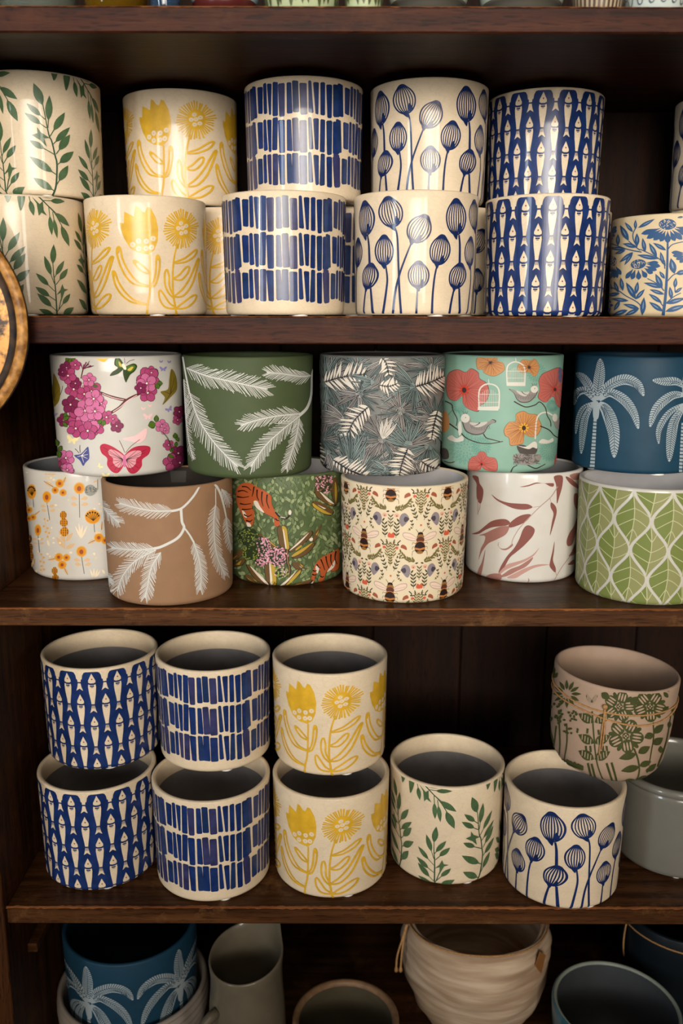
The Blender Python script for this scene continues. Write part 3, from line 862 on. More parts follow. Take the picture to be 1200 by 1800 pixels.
put_art(A, pot, t, TWIG, rots=(0.0, math.pi))
pot, t = printed('matt tan pot with white pine twigs', -.1925, .9714, Z3, .1423, HS, M_TAN, ceramic('dark_inside', '#2c2622', .8))
A = Art(view(pot, 170, 825, .208333)); rs = random.Random(6)
for sp, ln, n in (([(640, 350), (480, 350), (320, 322), (190, 285)], 100, 32), ([(490, 665), (350, 680), (220, 672), (125, 660)], 100, 28), ([(500, 680), (330, 770), (220, 900), (175, 1030)], 108, 36),
                  ([(540, 700), (460, 830), (430, 980), (408, 1085)], 98, 34), ([(815, 615), (860, 750), (880, 900), (870, 1020)], 85, 36), ([(1000, 300), (985, 480), (1010, 720), (1085, 900)], 85, 44),
                  ([(1090, 400), (1105, 550), (1135, 680)], 60, 24), ([(25, 250), (80, 350), (190, 450)], 80, 24), ([(1050, 165), (1120, 290)], 60, 14), ([(88, 860), (118, 960)], 50, 14)):
    A.part('pine_twig'); A.frond('w', sp, ln, n, rs=rs)
A.part('stem'); A.line('w', [(878, 112), (820, 220), (720, 325), (630, 352)], 16, 20)
A.part('stem'); A.line('w', [(710, 330), (718, 440), (735, 495), (680, 580), (550, 650), (480, 668)], 22, 22)
A.line('w', [(735, 490), (780, 550), (820, 620)], 14, 16)
A.part('stem'); A.line('w', [(975, 98), (1030, 180), (1065, 290), (1090, 405)], 22, 12); A.line('w', [(1000, 160), (1002, 300)], 8)
put_art(A, pot, t, TWIG, rots=(0.0, math.pi))
# dark price ticket standing inside the tan pot
A = Art(lambda x, y: (x, y))
tk = mesh_obj('price_label', box_mesh('price_label', -.016, .016, -.0004, .0004, 0, .014, ink('#3a3733', .6), .0001), t, (.004, .0655, HS-.020))
tk['label'] = 'small paper price label inside the rim'

# --- grey palm fan pot
M_PALM = ceramic('palm_print_ground', '#6b6c69', .42, mott=.1, scale=90)
pot, t = printed('grey and teal pot covered in palm fans', .0458, 1.0313, U3, .1415, .131, M_PALM, ceramic('dark_brown_inside', '#2a2522', .7))
A = Art(view(pot, 545, 605, .208333)); rs = random.Random(33)
MP_ = inkset(.42, teal='#7b8c88', teal2='#5f6d6a', grey='#807c78', dk='#231c20', cream='#cdc5b7', mid='#96938e')
def blade(c, x0, y0, x1, y1, w_, bend=0, n0=0):
    A.n = n0
    A.leaf('dk', x0, y0, x1, y1, w_+7, bend); A.leaf(c, x0, y0, x1, y1, w_, bend)
    dx, dy = x1-x0, y1-y0; l = math.hypot(dx, dy); nx, ny = -dy/l, dx/l
    for o in (-.2, .12):
        A.line('dk' if c != 'cream' else 'mid', [(x0+dx*.15+nx*(4*.13*bend*l+o*w_*.5), y0+dy*.15+ny*(4*.13*bend*l+o*w_*.5)), (x0+dx*.5+nx*(bend*l+o*w_), y0+dy*.5+ny*(bend*l+o*w_)), (x0+dx*.9+nx*4*.09*bend*l, y0+dy*.9+ny*4*.09*bend*l)], 4.6, n=2)
def fan(cx, cy, a0, a1, ln, n, c, w_=34, name='palm_fan'):
    A.part(name)
    order = list(range(n)); rs.shuffle(order)
    for k in order:
        a = math.radians(a0+(a1-a0)*(k+.5)/n+rs.uniform(-3, 3)); l = ln*rs.uniform(.82, 1.05)
        blade(rs.choice(c), cx, cy, cx+math.cos(a)*l, cy+math.sin(a)*l, w_*rs.uniform(.8, 1.15), rs.uniform(-.05, .05), 5*(k % 5))
G_, T_ = ['grey', 'mid', 'teal2'], ['teal', 'teal', 'teal2', 'mid']
for cx, cy, a0, a1, ln, n, c in ((140, 320, -150, -20, 290, 14, T_), (140, 320, 20, 160, 330, 14, T_), (300, 640, 0, 360, 260, 24, G_), (640, 120, 20, 160, 300, 12, G_), (400, 180, 180, 360, 160, 10, T_), (1020, 200, 0, 360, 240, 20, T_),
                                 (610, 800, 0, 360, 250, 26, G_), (1050, 640, 0, 360, 250, 22, G_), (1000, 850, 30, 200, 300, 12, T_), (560, 1000, -60, 60, 240, 9, G_), (400, 1120, -150, -30, 360, 14, T_), (150, 900, 0, 360, 240, 22, T_),
                                 (880, 980, 0, 180, 190, 12, G_), (640, 1060, 0, 360, 160, 16, T_), (420, 420, 0, 360, 230, 18, G_), (760, 560, 0, 360, 240, 20, G_),
                                 (545, 320, 130, 215, 260, 6, ['teal']), (880, 360, 120, 235, 330, 9, ['teal', 'teal2']), (880, 360, 60, 120, 260, 7, ['teal2', 'teal']), (820, 850, -170, -10, 260, 15, ['mid', 'teal']), (120, 800, -80, 60, 150, 9, ['grey', 'teal2']), (610, 800, -110, -30, 190, 6, ['mid', 'cream']), (340, 1010, -120, -50, 330, 10, ['teal', 'teal', 'teal2'])):
    fan(cx, cy, a0, a1, ln, n, c)
def comb(sp, l0, n, side=(-1, 1), ang=62):
    n = int(n*1.3); l0 *= 1.12
    A.part('palm_frond'); P = smooth_path(sp, False, 12)
    for k in range(n):
        i = int((k+.5)/n*(len(P)-1)); i = min(i, len(P)-2)
        x, y = P[i]; d = math.atan2(P[i+1][1]-y, P[i+1][0]-x)
        for sg in side:
            q = d+sg*math.radians(ang+rs.uniform(-8, 8)); l = l0*rs.uniform(.8, 1.1)*math.sin(math.pi*(.18+.72*(k+.5)/n))
            A.n = 0; A.leaf('dk', x, y, x+math.cos(q)*l, y+math.sin(q)*l, 25, fat=.35); A.leaf('cream', x, y, x+math.cos(q)*l, y+math.sin(q)*l, 17, fat=.35)
    A.n = 3; A.line('dk', sp, 8, 6)
comb([(135, 318), (300, 272), (470, 252)], 135, 11); comb([(880, 357), (1000, 322), (1115, 268)], 140, 9); comb([(490, 530), (380, 640), (318, 770)], 120, 10)
comb([(205, 975), (320, 1050), (470, 1112)], 130, 10, (-1,)); comb([(205, 975), (320, 1050), (420, 1100)], 60, 7, (1,)); comb([(815, 880), (770, 1000), (745, 1118)], 110, 8, ang=75)
comb([(925, 985), (990, 1030), (1060, 1055)], 100, 6); comb([(590, 345), (660, 355), (730, 330)], 80, 6); comb([(1060, 560), (1030, 680), (1010, 800)], 70, 8); comb([(600, 110), (640, 160), (660, 250)], 90, 5); comb([(75, 830), (90, 930), (80, 1030)], 60, 6)
put_art(A, pot, t, MP_, rots=(0.0, math.pi), step=.00006)

# --- mint pot with pansies, cages and birds
M_MINT = ceramic('mint_print_ground', '#80a493', .4, mott=.03)
pot, t = printed('mint green pot with coral pansies, white cages and grey birds', .1863, 1.0540, U3, .1407, .1305, M_MINT, ceramic('dark_brown_inside', '#2a2522', .7))
A = Art(view(pot, 765, 605, .208333)); rs = random.Random(40)
MT_ = inkset(.42, coral='#b05f54', coral2='#8a4039', red='#c2321f', or_='#b98250', or2='#86502c', dk='#3a2c28', white='#cbc6ba', grey='#8a837e', dgrey='#4e4845', mint2='#5f9384', yel='#d9a62e', blue='#4a5f84', pale='#b9b3aa')
def dahlia(x, y, r):
    A.part('dahlia')
    for q in range(5):
        for k in range(5+q*4):
            a = 2*math.pi*k/(5+q*4)+q*.4; rr = r*(q+.6)/5
            A.n = 0; A.line('mint2', [(x+math.cos(a-.12)*rr*.8, y+math.sin(a-.12)*rr*.8), (x+math.cos(a)*rr*1.15, y+math.sin(a)*rr*1.15), (x+math.cos(a+.12)*rr*.8, y+math.sin(a+.12)*rr*.8)], 4, n=2)
dahlia(250, 880, 130); dahlia(390, 860, 80); dahlia(960, 900, 85); dahlia(850, 240, 80); dahlia(200, 510, 70); dahlia(985, 520, 50)
def pansy(c, c2, pts, hub, r, ctr):
    A.part('pansy'); A.poly('dk', [(hub[0]+(x-hub[0])*1.02, hub[1]+(y-hub[1])*1.02) for x, y in pts]); A.poly(c, pts)
    for i in range(0, len(pts)):
        for u in (.0, .5):
            p = pts[i]; q = pts[(i+1) % len(pts)]
            e = (p[0]+(q[0]-p[0])*u, p[1]+(q[1]-p[1])*u)
            m = (hub[0]+(e[0]-hub[0])*.5+rs.uniform(-8, 8), hub[1]+(e[1]-hub[1])*.5+rs.uniform(-8, 8))
            A.n = 2; A.line(c2, [hub, m, (hub[0]+(e[0]-hub[0])*.9, hub[1]+(e[1]-hub[1])*.9)], 3.5, 2.5, n=3)
    for k in range(9):
        a = k*.7; A.n = 4; A.line(ctr, [hub, (hub[0]+math.cos(a)*r, hub[1]+math.sin(a)*r)], r*.35, r*.2, sm=False)
    A.n = 6; A.dot('dk', hub[0], hub[1]+2, r*.42, r*.5)
pansy('coral', 'coral2', [(98, 300), (120, 242), (190, 215), (255, 238), (300, 207), (360, 240), (372, 290), (430, 330), (452, 410), (420, 490), (372, 520), (360, 566), (282, 545), (235, 500), (225, 440), (180, 475), (120, 460), (95, 390)], (245, 385), 45, 'red')
pansy('or_', 'or2', [(360, 104), (510, 104), (522, 140), (570, 160), (582, 215), (520, 262), (470, 267), (410, 240), (400, 215), (355, 205)], (465, 155), 18, 'dk')
pansy('or_', 'or2', [(700, 172), (740, 130), (800, 140), (835, 124), (872, 180), (860, 242), (828, 272), (790, 235), (740, 246), (695, 215)], (788, 195), 18, 'dk')
pansy('coral', 'coral2', [(872, 310), (900, 255), (960, 225), (1040, 200), (1078, 250), (1072, 400), (1062, 525), (1020, 512), (990, 440), (930, 490), (866, 450), (880, 380)], (1005, 380), 30, 'red')
pansy('or_', 'or2', [(580, 720), (620, 660), (675, 650), (680, 592), (740, 566), (790, 590), (850, 595), (872, 640), (892, 700), (850, 772), (790, 780), (750, 762), (740, 832), (680, 850), (632, 850), (620, 790), (590, 770)], (745, 705), 42, 'yel')
pansy('coral', 'coral2', [(280, 1000), (310, 952), (350, 940), (372, 908), (420, 915), (442, 950), (500, 962), (522, 1010), (510, 1072), (420, 1060), (395, 1030), (375, 1060), (290, 1072)], (390, 1010), 22, 'red')
A.part('pansy'); A.poly('or_', [(58, 570), (100, 580), (116, 640), (110, 720), (58, 735)])
A.part('pansy'); A.poly('coral', [(1052, 885), (1020, 920), (1000, 1000), (1018, 1045), (1048, 1010)])
A.part('pansy'); A.poly('blue', [(1040, 200), (1062, 215), (1062, 320), (1035, 300)])
def cage(arch, base, bars):
    A.part('bird_cage'); A.line('white', arch, 12); A.poly('white', base, sm=False)
    x0, x1 = arch[0][0], arch[-1][0]; yt = min(p[1] for p in arch)
    for k in range(1, bars):
        x = x0+(x1-x0)*k/bars; A.line('white', [(x, base[0][1]), (x, yt+45+abs(2*k/bars-1)**2*60)], 3, sm=False)
    for f in (.45, .8): A.line('white', [(x0, yt+(base[0][1]-yt)*f), (x1, yt+(base[0][1]-yt)*f)], 4, sm=False)
    xm = (x0+x1)/2; A.line('white', [(xm, yt), (xm-3, yt-40)], 8, 5, sm=False)
cage([(370, 545), (368, 410), (395, 355), (448, 335), (510, 352), (538, 405), (534, 545)], [(360, 528), (536, 524), (530, 560), (358, 556)], 11)
cage([(605, 335), (603, 205), (635, 160), (685, 150), (738, 178), (754, 230), (752, 345)], [(598, 320), (757, 320), (757, 353), (600, 351)], 11)
A.part('bird_cage'); A.line('white', [(840, 800), (850, 650), (880, 590), (935, 575), (985, 600)], 12); A.part('bird_cage'); A.line('mint2', [(110, 600), (150, 555), (200, 570), (215, 620)], 8)
for br in ([(85, 480), (140, 510), (150, 560), (185, 630), (178, 690)], [(120, 670), (200, 730), (260, 790), (360, 830), (460, 838), (570, 820)], [(405, 755), (430, 790), (480, 805), (545, 822)],
           [(662, 482), (720, 515), (770, 530), (840, 512), (878, 487), (925, 535), (940, 600), (968, 650), (972, 695)], [(880, 690), (955, 722), (1000, 770), (1045, 795)], [(635, 1080), (655, 1040), (690, 1020)], [(770, 1015), (840, 1048), (890, 1030), (925, 1010)], [(75, 985), (120, 1000), (165, 992)]):
    A.part('branch'); A.line('dk', br, 10, 6)
def bird(body, wing, head, beak):
    A.part('bird'); A.poly('dgrey', body); c = (sum(p[0] for p in body)/len(body), sum(p[1] for p in body)/len(body))
    A.poly('grey', [(c[0]+(x-c[0])*.93, c[1]+(y-c[1])*.9) for x, y in body])
    for k in range(12):
        u = k/11; A.n = 2; A.line('dgrey', [(c[0]-70+u*150, c[1]+8), (c[0]-60+u*150, c[1]+40+15*math.sin(u*3))], 3, sm=False)
    A.poly('pale', wing); A.poly('dgrey', [(wing[0][0]+(x-wing[0][0])*.6, wing[0][1]+(y-wing[0][1])*.6+4) for x, y in wing]); A.poly('pale', [(wing[0][0]+(x-wing[0][0])*.52, wing[0][1]+(y-wing[0][1])*.52+4) for x, y in wing])
    A.dot('white', *head); A.dot('dk', head[0]+4, head[1]-6, 4, n=6)
    for a in (-.5, 0, .5): A.line('dk', [(head[0]+a*20, head[1]-head[2]), (head[0]+a*45, head[1]-head[2]-22)], 4, 2, sm=False)
bird([(222, 620), (250, 590), (290, 612), (310, 655), (440, 655), (480, 632), (512, 645), (505, 662), (470, 672), (440, 702), (410, 750), (340, 768), (270, 745), (240, 705)], [(290, 660), (360, 662), (440, 655), (400, 690), (340, 700)], (254, 625, 38), 0)
bird([(618, 378), (660, 386), (720, 408), (795, 400), (812, 352), (850, 358), (862, 395), (842, 440), (790, 488), (720, 492), (682, 462), (660, 415)], [(790, 400), (740, 408), (680, 390), (710, 425), (760, 440)], (832, 380, 31), 0)
A.part('bird'); A.poly('grey', [(985, 620), (1010, 585), (1030, 620), (1045, 640), (1045, 715), (1010, 700)]); A.dot('white', 1005, 620, 22, 34)
A.part('bird'); A.poly('dgrey', [(685, 860), (740, 850), (800, 870), (855, 850), (850, 915), (790, 940), (720, 930)]); A.poly('white', [(690, 855), (760, 865), (820, 825), (850, 830), (855, 880), (820, 870), (780, 885)])
A.part('nest'); A.poly('grey', [(655, 940), (700, 922), (780, 930), (885, 930), (872, 990), (820, 1015), (720, 1017), (660, 990)])
for k in range(70):
    x, y = rs.uniform(660, 870), rs.uniform(930, 1008); a = rs.random()*3.1; A.n = 1; A.line('dgrey', [(x-math.cos(a)*18, y-math.sin(a)*12), (x+math.cos(a)*18, y+math.sin(a)*12)], 4, sm=False)
A.part('nest'); A.poly('dgrey', [(55, 880), (105, 890), (115, 960), (60, 965)])
for pts in ([(103, 795), (140, 768), (182, 795), (228, 770), (238, 812), (170, 825)], [(870, 830), (900, 800), (950, 810), (985, 790), (990, 820), (930, 840)], [(195, 680), (215, 650), (225, 740), (200, 770)]):
    A.part('pale_branch'); A.poly('white', pts)
put_art(A, pot, t, MT_, rots=(0.0, math.pi))

# --- blue palm tree pot (pattern reused on the bottom shelf)
M_BLUE = ceramic('matt_petrol_blue', '#173a4e', .55, mott=.06, bump=.05)
MPL = {'w': ink('#98a4a8', .6), 'b': M_BLUE}
BPAL = Pot(.3458, 1.0446, U3, .148, .1305)
A = Art(view(BPAL, 990, 605, .175))
def palm_leaf(spine, wd, fat=.5, n=9):
    A.part('palm_leaf')
    P = smooth_path(spine, False, 8); m = len(P); up, dn = [], []; L = []
    for i, (x, y) in enumerate(P):
        q, p = P[min(i+1, m-1)], P[max(i-1, 0)]; d = math.atan2(q[1]-p[1], q[0]-p[0]); u = i/(m-1)
        r = wd/2*(math.sin(math.pi*(.06+.94*u)**1.15)**.6)*(1 if u < .97 else .7) if u < 1 else 2
        r = max(r, 5)
        up.append((x-math.sin(d)*r, y+math.cos(d)*r)); dn.append((x+math.sin(d)*r, y-math.cos(d)*r)); L.append((x, y, d, r))
    for i in range(m-1):
        A.n = 0; A.raw('w', [up[i], up[i+1], dn[i+1], dn[i]])
    A.n = 2; A.line('b', P[int(m*.2):int(m*.93)], 7, 5, sm=False)
    tot = sum(math.hypot(a[0]-b[0], a[1]-b[1]) for a, b in zip(P, P[1:]))
    k = max(6, int(tot/24))
    for j in range(k):
        u = .12+.84*j/k; i = min(int(u*(m-1)), m-2); x, y, d, r = L[i]; f = u*(m-1)-i
        x += (L[i+1][0]-x)*f; y += (L[i+1][1]-y)*f
        for sg in (-1, 1):
            q = d+sg*math.radians(52); A.n = 4
            A.line('b', [(x+math.cos(q)*6, y+math.sin(q)*6), (x+math.cos(q)*r*1.22, y+math.sin(q)*r*1.22)], 6.5, 7.5, sm=False)
for sp, w_ in (([(325, 580), (220, 468), (130, 500), (108, 610)], 78), ([(335, 560), (265, 430), (200, 340), (125, 290)], 88), ([(340, 565), (350, 420), (368, 280), (370, 145)], 108), ([(310, 582), (200, 640), (145, 760), (125, 900)], 46), ([(300, 590), (220, 740), (192, 920), (180, 1100)], 74),
               ([(360, 555), (440, 430), (600, 355), (740, 400), (806, 520)], 105), ([(362, 562), (470, 490), (610, 560), (705, 690), (752, 850)], 98), ([(358, 590), (440, 680), (505, 880), (510, 1140)], 128)): palm_leaf(sp, w_)
A.part('palm_trunk'); A.poly('w', [(310, 580), (350, 580), (362, 660), (348, 748), (305, 748), (297, 650)])
for k in range(15):
    y = 752+k*35; x = 320-k*2.2; A.raw('w', [(x-16-k*.6, y), (x+16+k*.6, y+2), (x+15+k*.6, y+27), (x-17-k*.6, y+25)]); A.n = 1
n1 = len(A.parts)
for sp, w_ in (([(1215, 430), (1130, 375), (1010, 375), (895, 362)], 84), ([(1215, 510), (1080, 520), (930, 650), (868, 830)], 92), ([(1205, 600), (1060, 690), (960, 850), (955, 1000)], 62), ([(1205, 630), (1110, 780), (1075, 980), (1060, 1180)], 100), ([(1215, 520), (1225, 400), (1235, 250)], 70)): palm_leaf(sp, w_)
A.part('palm_trunk')
for k in range(14):
    y = 790+k*36; x = 1200-k*2; A.raw('w', [(x-18, y), (x+16, y+2), (x+16, y+27), (x-18, y+25)]); A.n = 1
ART_PALM = A; N_PALM1 = n1
pot, t = printed('petrol blue pot with pale palm trees at the right of the third shelf', .3458, 1.0446, U3, .148, .1305, M_BLUE, M_BLUE, pads=6)
put_art(A, pot, t, MPL, rots=(0.0, math.pi))

# --- orange meadow pot
pot, t = printed('white pot with orange meadow flowers in the left corner of third shelf', -.3095, 1.0634, Z3, .142, HS, M_WHITE, ceramic('grey_inside2', '#6d6f72', .6))
A = Art(view(pot, 20, 790, 1/6)); rs = random.Random(50)
MO_ = inkset(.36, or_='#d18a22', lor='#dba24c', red='#9c4a2c', tan='#d3b187', tan2='#e0c79f', dk='#3a2818', brn='#5a3418', ltan='#e6d6b8', sage='#cfc7a2', steel='#6a6a66', sticker='#8f9088', black='#1d1a18')
def pom(x, y, r, ex, ey, ry=None):
    A.part('pom_flower'); ry = ry or r*1.05
    A.line('steel', [(x, y+ry*.8), (ex, ey)], 7, sm=False)
    for f, s_ in ((.22, 1), (.52, 1)):
        bx, by = x+(ex-x)*f*1.1, y+ry+(ey-y-ry)*f*.85
        for sg in (-1, 1): A.leaf('tan', bx+sg*r*.2, by+8, bx+sg*r*1.55, by-r*.3+8, r*.72, fat=.62)
    A.dot('lor', x, y, r, ry, n=16); A.dot('or_', x, y, r*.82, ry*.82, n=14); A.dot('red', x, y+r*.08, r*.4, ry*.45, n=10)
pom(375, 500, 47, 405, 745, 62); pom(715, 408, 58, 720, 720, 62); pom(282, 850, 36, 298, 1085, 62); pom(738, 1075, 55, 768, 1312, 58)
def ball(x, y, r): A.dot('lor', x, y, r, n=14); A.dot('or_', x, y, r*.8, n=12); A.dot('red', x, y, r*.38, n=8)
def tleaf(x0, y0, x1, y1, w_): A.leaf('tan', x0, y0, x1, y1, w_); A.line('dk', [(x0, y0), (x1, y1)], 5, 3, sm=False)
for balls, lv in (([(510, 358, 46), (463, 430, 38), (545, 455, 38)], [(445, 395, 342, 333, 40), (545, 360, 575, 290, 36)]), ([(190, 638, 36), (232, 715, 34), (190, 728, 30)], [(240, 700, 302, 648, 32), (185, 610, 160, 555, 26)]),
                  ([(500, 1135, 46), (582, 1140, 40), (537, 1216, 46)], [(470, 1150, 388, 1165, 40), (560, 1250, 595, 1322, 40)]), ([(920, 930, 50), (985, 960, 40)], [(885, 955, 808, 992, 40), (950, 850, 955, 760, 30)])):
    A.part('berry_flower')
    for l in lv: tleaf(*l)
    for b in balls: ball(*b)
def dandy(x, y, rx, ry, ey):
    A.part('dandelion'); A.line('steel', [(x+10, y), (x+22, ey)], 7, sm=False); A.dot('lor', x, y, rx, ry, n=16); A.dot('or_', x, y, rx*.9, ry*.9, n=16)
    for k in range(7):
        a = math.radians(-165+150*k/6); A.line('dk', [(x+8, y+ry*.55), (x+math.cos(a)*rx*.78, y+math.sin(a)*ry*.62)], 5, 4, sm=False); A.dot('dk', x+math.cos(a)*rx*.8, y+math.sin(a)*ry*.64, 10, n=7)
dandy(215, 445, 48, 80, 610); dandy(855, 710, 82, 76, 872)
def cone(x, y, rx, ry):
    A.dot('or_', x, y, rx, ry, n=12)
    for i in range(4):
        for j in range(4):
            px, py = x-rx*.75+i*rx*.5, y-ry*.75+j*ry*.5
            if ((px-x)/rx)**2+((py-y)/ry)**2 < .95: A.line('brn', [(px, py-9), (px+4, py+9)], 9, 6, sm=False)
A.part('cone_flower'); A.line('tan', [(565, 900), (562, 1050)], 7, sm=False)
for l in ((562, 1045, 472, 920, 44), (562, 980, 500, 850, 38), (575, 970, 650, 875, 40), (575, 1050, 675, 990, 46)): A.leaf('tan', *l)
cone(548, 692, 36, 44); cone(555, 770, 42, 44); cone(562, 865, 44, 50)
A.part('cone_flower'); cone(457, 1280, 32, 40); cone(467, 1345, 34, 26)
A.part('cone_flower'); cone(203, 945, 14, 40); cone(210, 1035, 20, 44); cone(215, 1125, 24, 50); A.leaf('tan', 225, 1240, 255, 1150, 26)
for st, dots in (([(350, 720), (365, 800), (395, 960)], [(352, 735), (385, 750), (345, 810), (385, 830), (365, 870), (400, 880), (385, 920)]), ([(318, 1095), (335, 1200), (328, 1300)], [(318, 1105), (345, 1140), (310, 1180), (345, 1190), (320, 1230), (348, 1265), (315, 1270)])):
    A.part('berry_sprig'); A.line('tan', st, 6)
    for d in dots: A.dot('lor', *d, 11, n=8)
for l in ((735, 940, 670, 800, 20), (735, 940, 710, 770, 22), (735, 940, 750, 790, 22), (740, 940, 800, 800, 20), (860, 1350, 830, 1260, 18), (870, 1350, 870, 1250, 18), (880, 1350, 910, 1260, 18), (890, 1350, 940, 1270, 18), (400, 1020, 380, 950, 24), (985, 1310, 955, 1265, 26), (245, 1310, 275, 1265, 30)): A.part('pale_grass'); A.leaf('ltan', *l)
A.part('pale_dots')
for k in range(60):
    A.n = 0; A.dot(rs.choice(['ltan', 'ltan', 'tan2', 'sage']), rs.choice([rs.uniform(470, 640), rs.uniform(850, 960), rs.uniform(130, 300), rs.uniform(380, 460)]), rs.choice([rs.uniform(500, 650), rs.uniform(1050, 1150), rs.uniform(240, 340), rs.uniform(800, 1000)]), rs.uniform(6, 18), rs.uniform(8, 14), n=8)
for x, y in ((385, 265), (420, 270), (860, 345), (350, 262)): A.leaf('tan', x, y, x+50, y-15, 20)
A.part('stem'); A.line('steel', [(908, 315), (910, 425)], 6, sm=False)
A.part('price_sticker'); A.dot('sticker', 830, 430, 60, 60, n=20)
for l in ([(805, 395), (792, 395), (790, 440), (778, 452), (806, 452)], [(782, 425), (802, 425)], [(838, 400), (822, 400), (820, 418), (836, 418), (838, 402), (838, 448)], [(850, 448), (852, 450)], [(880, 402), (862, 402), (860, 420), (876, 424), (878, 440), (860, 448)], [(890, 405), (886, 428), (892, 448), (900, 428), (892, 405)]):
    A.line('black', l, 4.5, sm=False)
st_ = A.parts.pop()
put_art(A, pot, t, MO_, rots=(0.0, math.pi)); A.parts = [st_]; put_art(A, pot, t, MO_, lift=.0007)
# --- jungle pot with tigers
M_JUNGLE = ceramic('jungle_print_ground', '#4c5a38', .42, mott=.15, scale=80)
pot, t = printed('dark green jungle pot with tigers between the tan and bee pots', -.0653, 1.045, Z3, .142, HS, M_JUNGLE, WHITE_IN)
A = Art(view(pot, 400, 820, .175)); rs = random.Random(61)
MJ = inkset(.4, l1='#76845a', l2='#5f6e48', l3='#8a956c', dk='#2a3520', or_='#a5512a', or2='#8f3f1e', blk='#1d1512', wht='#cfc3b4', brn='#5d4527', br2='#7a5f38', yel='#a98d33', pnk='#b5788a', pk2='#d09fa8', grn='#7d8a3c', out='#231a12')
A.part('leaf_field')
for k in range(560):
    x, y = rs.uniform(60, 1130), rs.uniform(60, 1190); a = rs.uniform(-2.6, -.5); l = rs.uniform(45, 80)
    x1, y1 = x+math.cos(a)*l, y+math.sin(a)*l
    A.n = 2*(k//56); A.leaf('dk', x, y, x1, y1, 42, n=4); A.leaf(rs.choice(['l1', 'l2', 'l2', 'l3']), x, y, x1, y1, 33, n=4)
A.parts[-1].kind = 'stuff'
def tiger(body, legs, stripes, whites):
    A.part('tiger'); A.n = 22
    A.poly('out', [(x+(4 if i % 2 else -4), y+4) for i, (x, y) in enumerate(body)]); A.poly('or_', body)
    for l in legs: A.poly('or_', l)
    for w_ in whites: A.poly('wht', w_)
    n0 = A.n
    for s_ in stripes: A.n = n0; A.line('blk', s_, 15, 6)
tiger([(95, 230), (150, 170), (230, 165), (320, 215), (400, 260), (440, 300), (445, 380), (500, 490), (520, 545), (520, 590), (490, 600), (465, 570), (470, 520), (400, 480), (330, 440), (290, 380), (265, 350), (250, 420), (270, 450), (265, 560), (240, 600), (200, 590), (160, 510), (120, 420), (95, 350)], [],
      [[(110, 250), (160, 240), (210, 260)], [(100, 300), (160, 310), (220, 300)], [(130, 370), (180, 380), (240, 370)], [(150, 200), (200, 205), (240, 240)], [(150, 430), (200, 430), (250, 420)], [(170, 480), (210, 500), (250, 480)], [(350, 250), (345, 330), (360, 400)], [(400, 280), (395, 350), (420, 420)], [(300, 230), (300, 300), (320, 340)], [(480, 520), (500, 540), (520, 540)], [(190, 540), (230, 550), (255, 530)], [(270, 200), (260, 260), (250, 300)]],
      [[(265, 350), (300, 345), (330, 400), (370, 460), (340, 450), (290, 410)], [(150, 440), (180, 460), (200, 510), (170, 500)], [(195, 560), (230, 570), (240, 600), (205, 600)]])
tiger([(1110, 830), (1060, 850), (1000, 880), (940, 910), (890, 960), (860, 1020), (840, 1100), (830, 1165), (855, 1170), (880, 1090), (910, 1040), (930, 1080), (910, 1160), (950, 1160), (975, 1080), (1000, 1040), (1060, 1050), (1110, 1010)], [],
      [[(1080, 850), (1070, 920), (1090, 980)], [(1030, 880), (1030, 950), (1050, 1000)], [(980, 900), (990, 960), (1010, 1020)], [(930, 930), (950, 980), (970, 1040)], [(890, 980), (910, 1010), (930, 1020)], [(845, 1080), (870, 1090), (880, 1080)], [(925, 1100), (945, 1110), (960, 1100)], [(850, 1040), (870, 1050), (890, 1040)]],
      [[(880, 1000), (915, 1010), (900, 1070), (885, 1060)], [(990, 1060), (1030, 1000), (1070, 940), (1060, 1010)], [(832, 1140), (855, 1150), (850, 1172), (832, 1170)]])
A.part('tiger_tail'); A.n = 22; A.line('blk', [(480, 455), (520, 500), (590, 520), (640, 460)], 14, 20); A.dot('wht', 625, 460, 16, 26); A.line('wht', [(530, 505), (580, 515)], 8)
def banana(quad, stripe, white=None):
    A.part('banana_leaf'); A.n = 22; A.poly('out', [(x, y+3) for x, y in quad], n=3)
    c = (sum(p[0] for p in quad)/len(quad), sum(p[1] for p in quad)/len(quad))
    A.poly('brn', [(c[0]+(x-c[0])*.93, c[1]+(y-c[1])*.96) for x, y in quad], n=3); A.poly('yel', stripe, n=3)
    if white: A.poly('wht', white, n=3)
banana([(500, 610), (560, 585), (595, 610), (610, 720), (622, 820), (590, 835), (525, 800), (505, 700)], [(545, 600), (590, 620), (605, 720), (618, 815), (590, 825), (570, 720)], [(555, 640), (566, 650), (590, 800), (580, 815)])
banana([(325, 670), (420, 740), (500, 800), (585, 890), (560, 880), (470, 830), (400, 770), (310, 700)], [(350, 690), (430, 750), (520, 830), (430, 765)])
banana([(830, 640), (845, 690), (740, 790), (640, 855), (610, 840), (700, 750)], [(680, 830), (730, 790), (740, 800), (690, 840)], [(620, 840), (720, 745), (815, 660), (730, 760), (650, 825)])
banana([(860, 755), (870, 790), (800, 870), (700, 920), (640, 910), (660, 870), (760, 810)], [(640, 905), (665, 872), (760, 815), (850, 760), (780, 830), (700, 885)])
banana([(870, 660), (920, 600), (940, 575), (915, 650), (880, 735), (845, 745)], [(880, 680), (910, 640), (890, 690)], [(820, 720), (850, 715), (845, 745), (820, 745)])
banana([(370, 935), (430, 915), (465, 940), (490, 1100), (490, 1190), (440, 1195), (385, 1140)], [(430, 925), (462, 945), (488, 1100), (486, 1185), (455, 1190)], [(420, 960), (432, 970), (455, 1180), (435, 1185)])
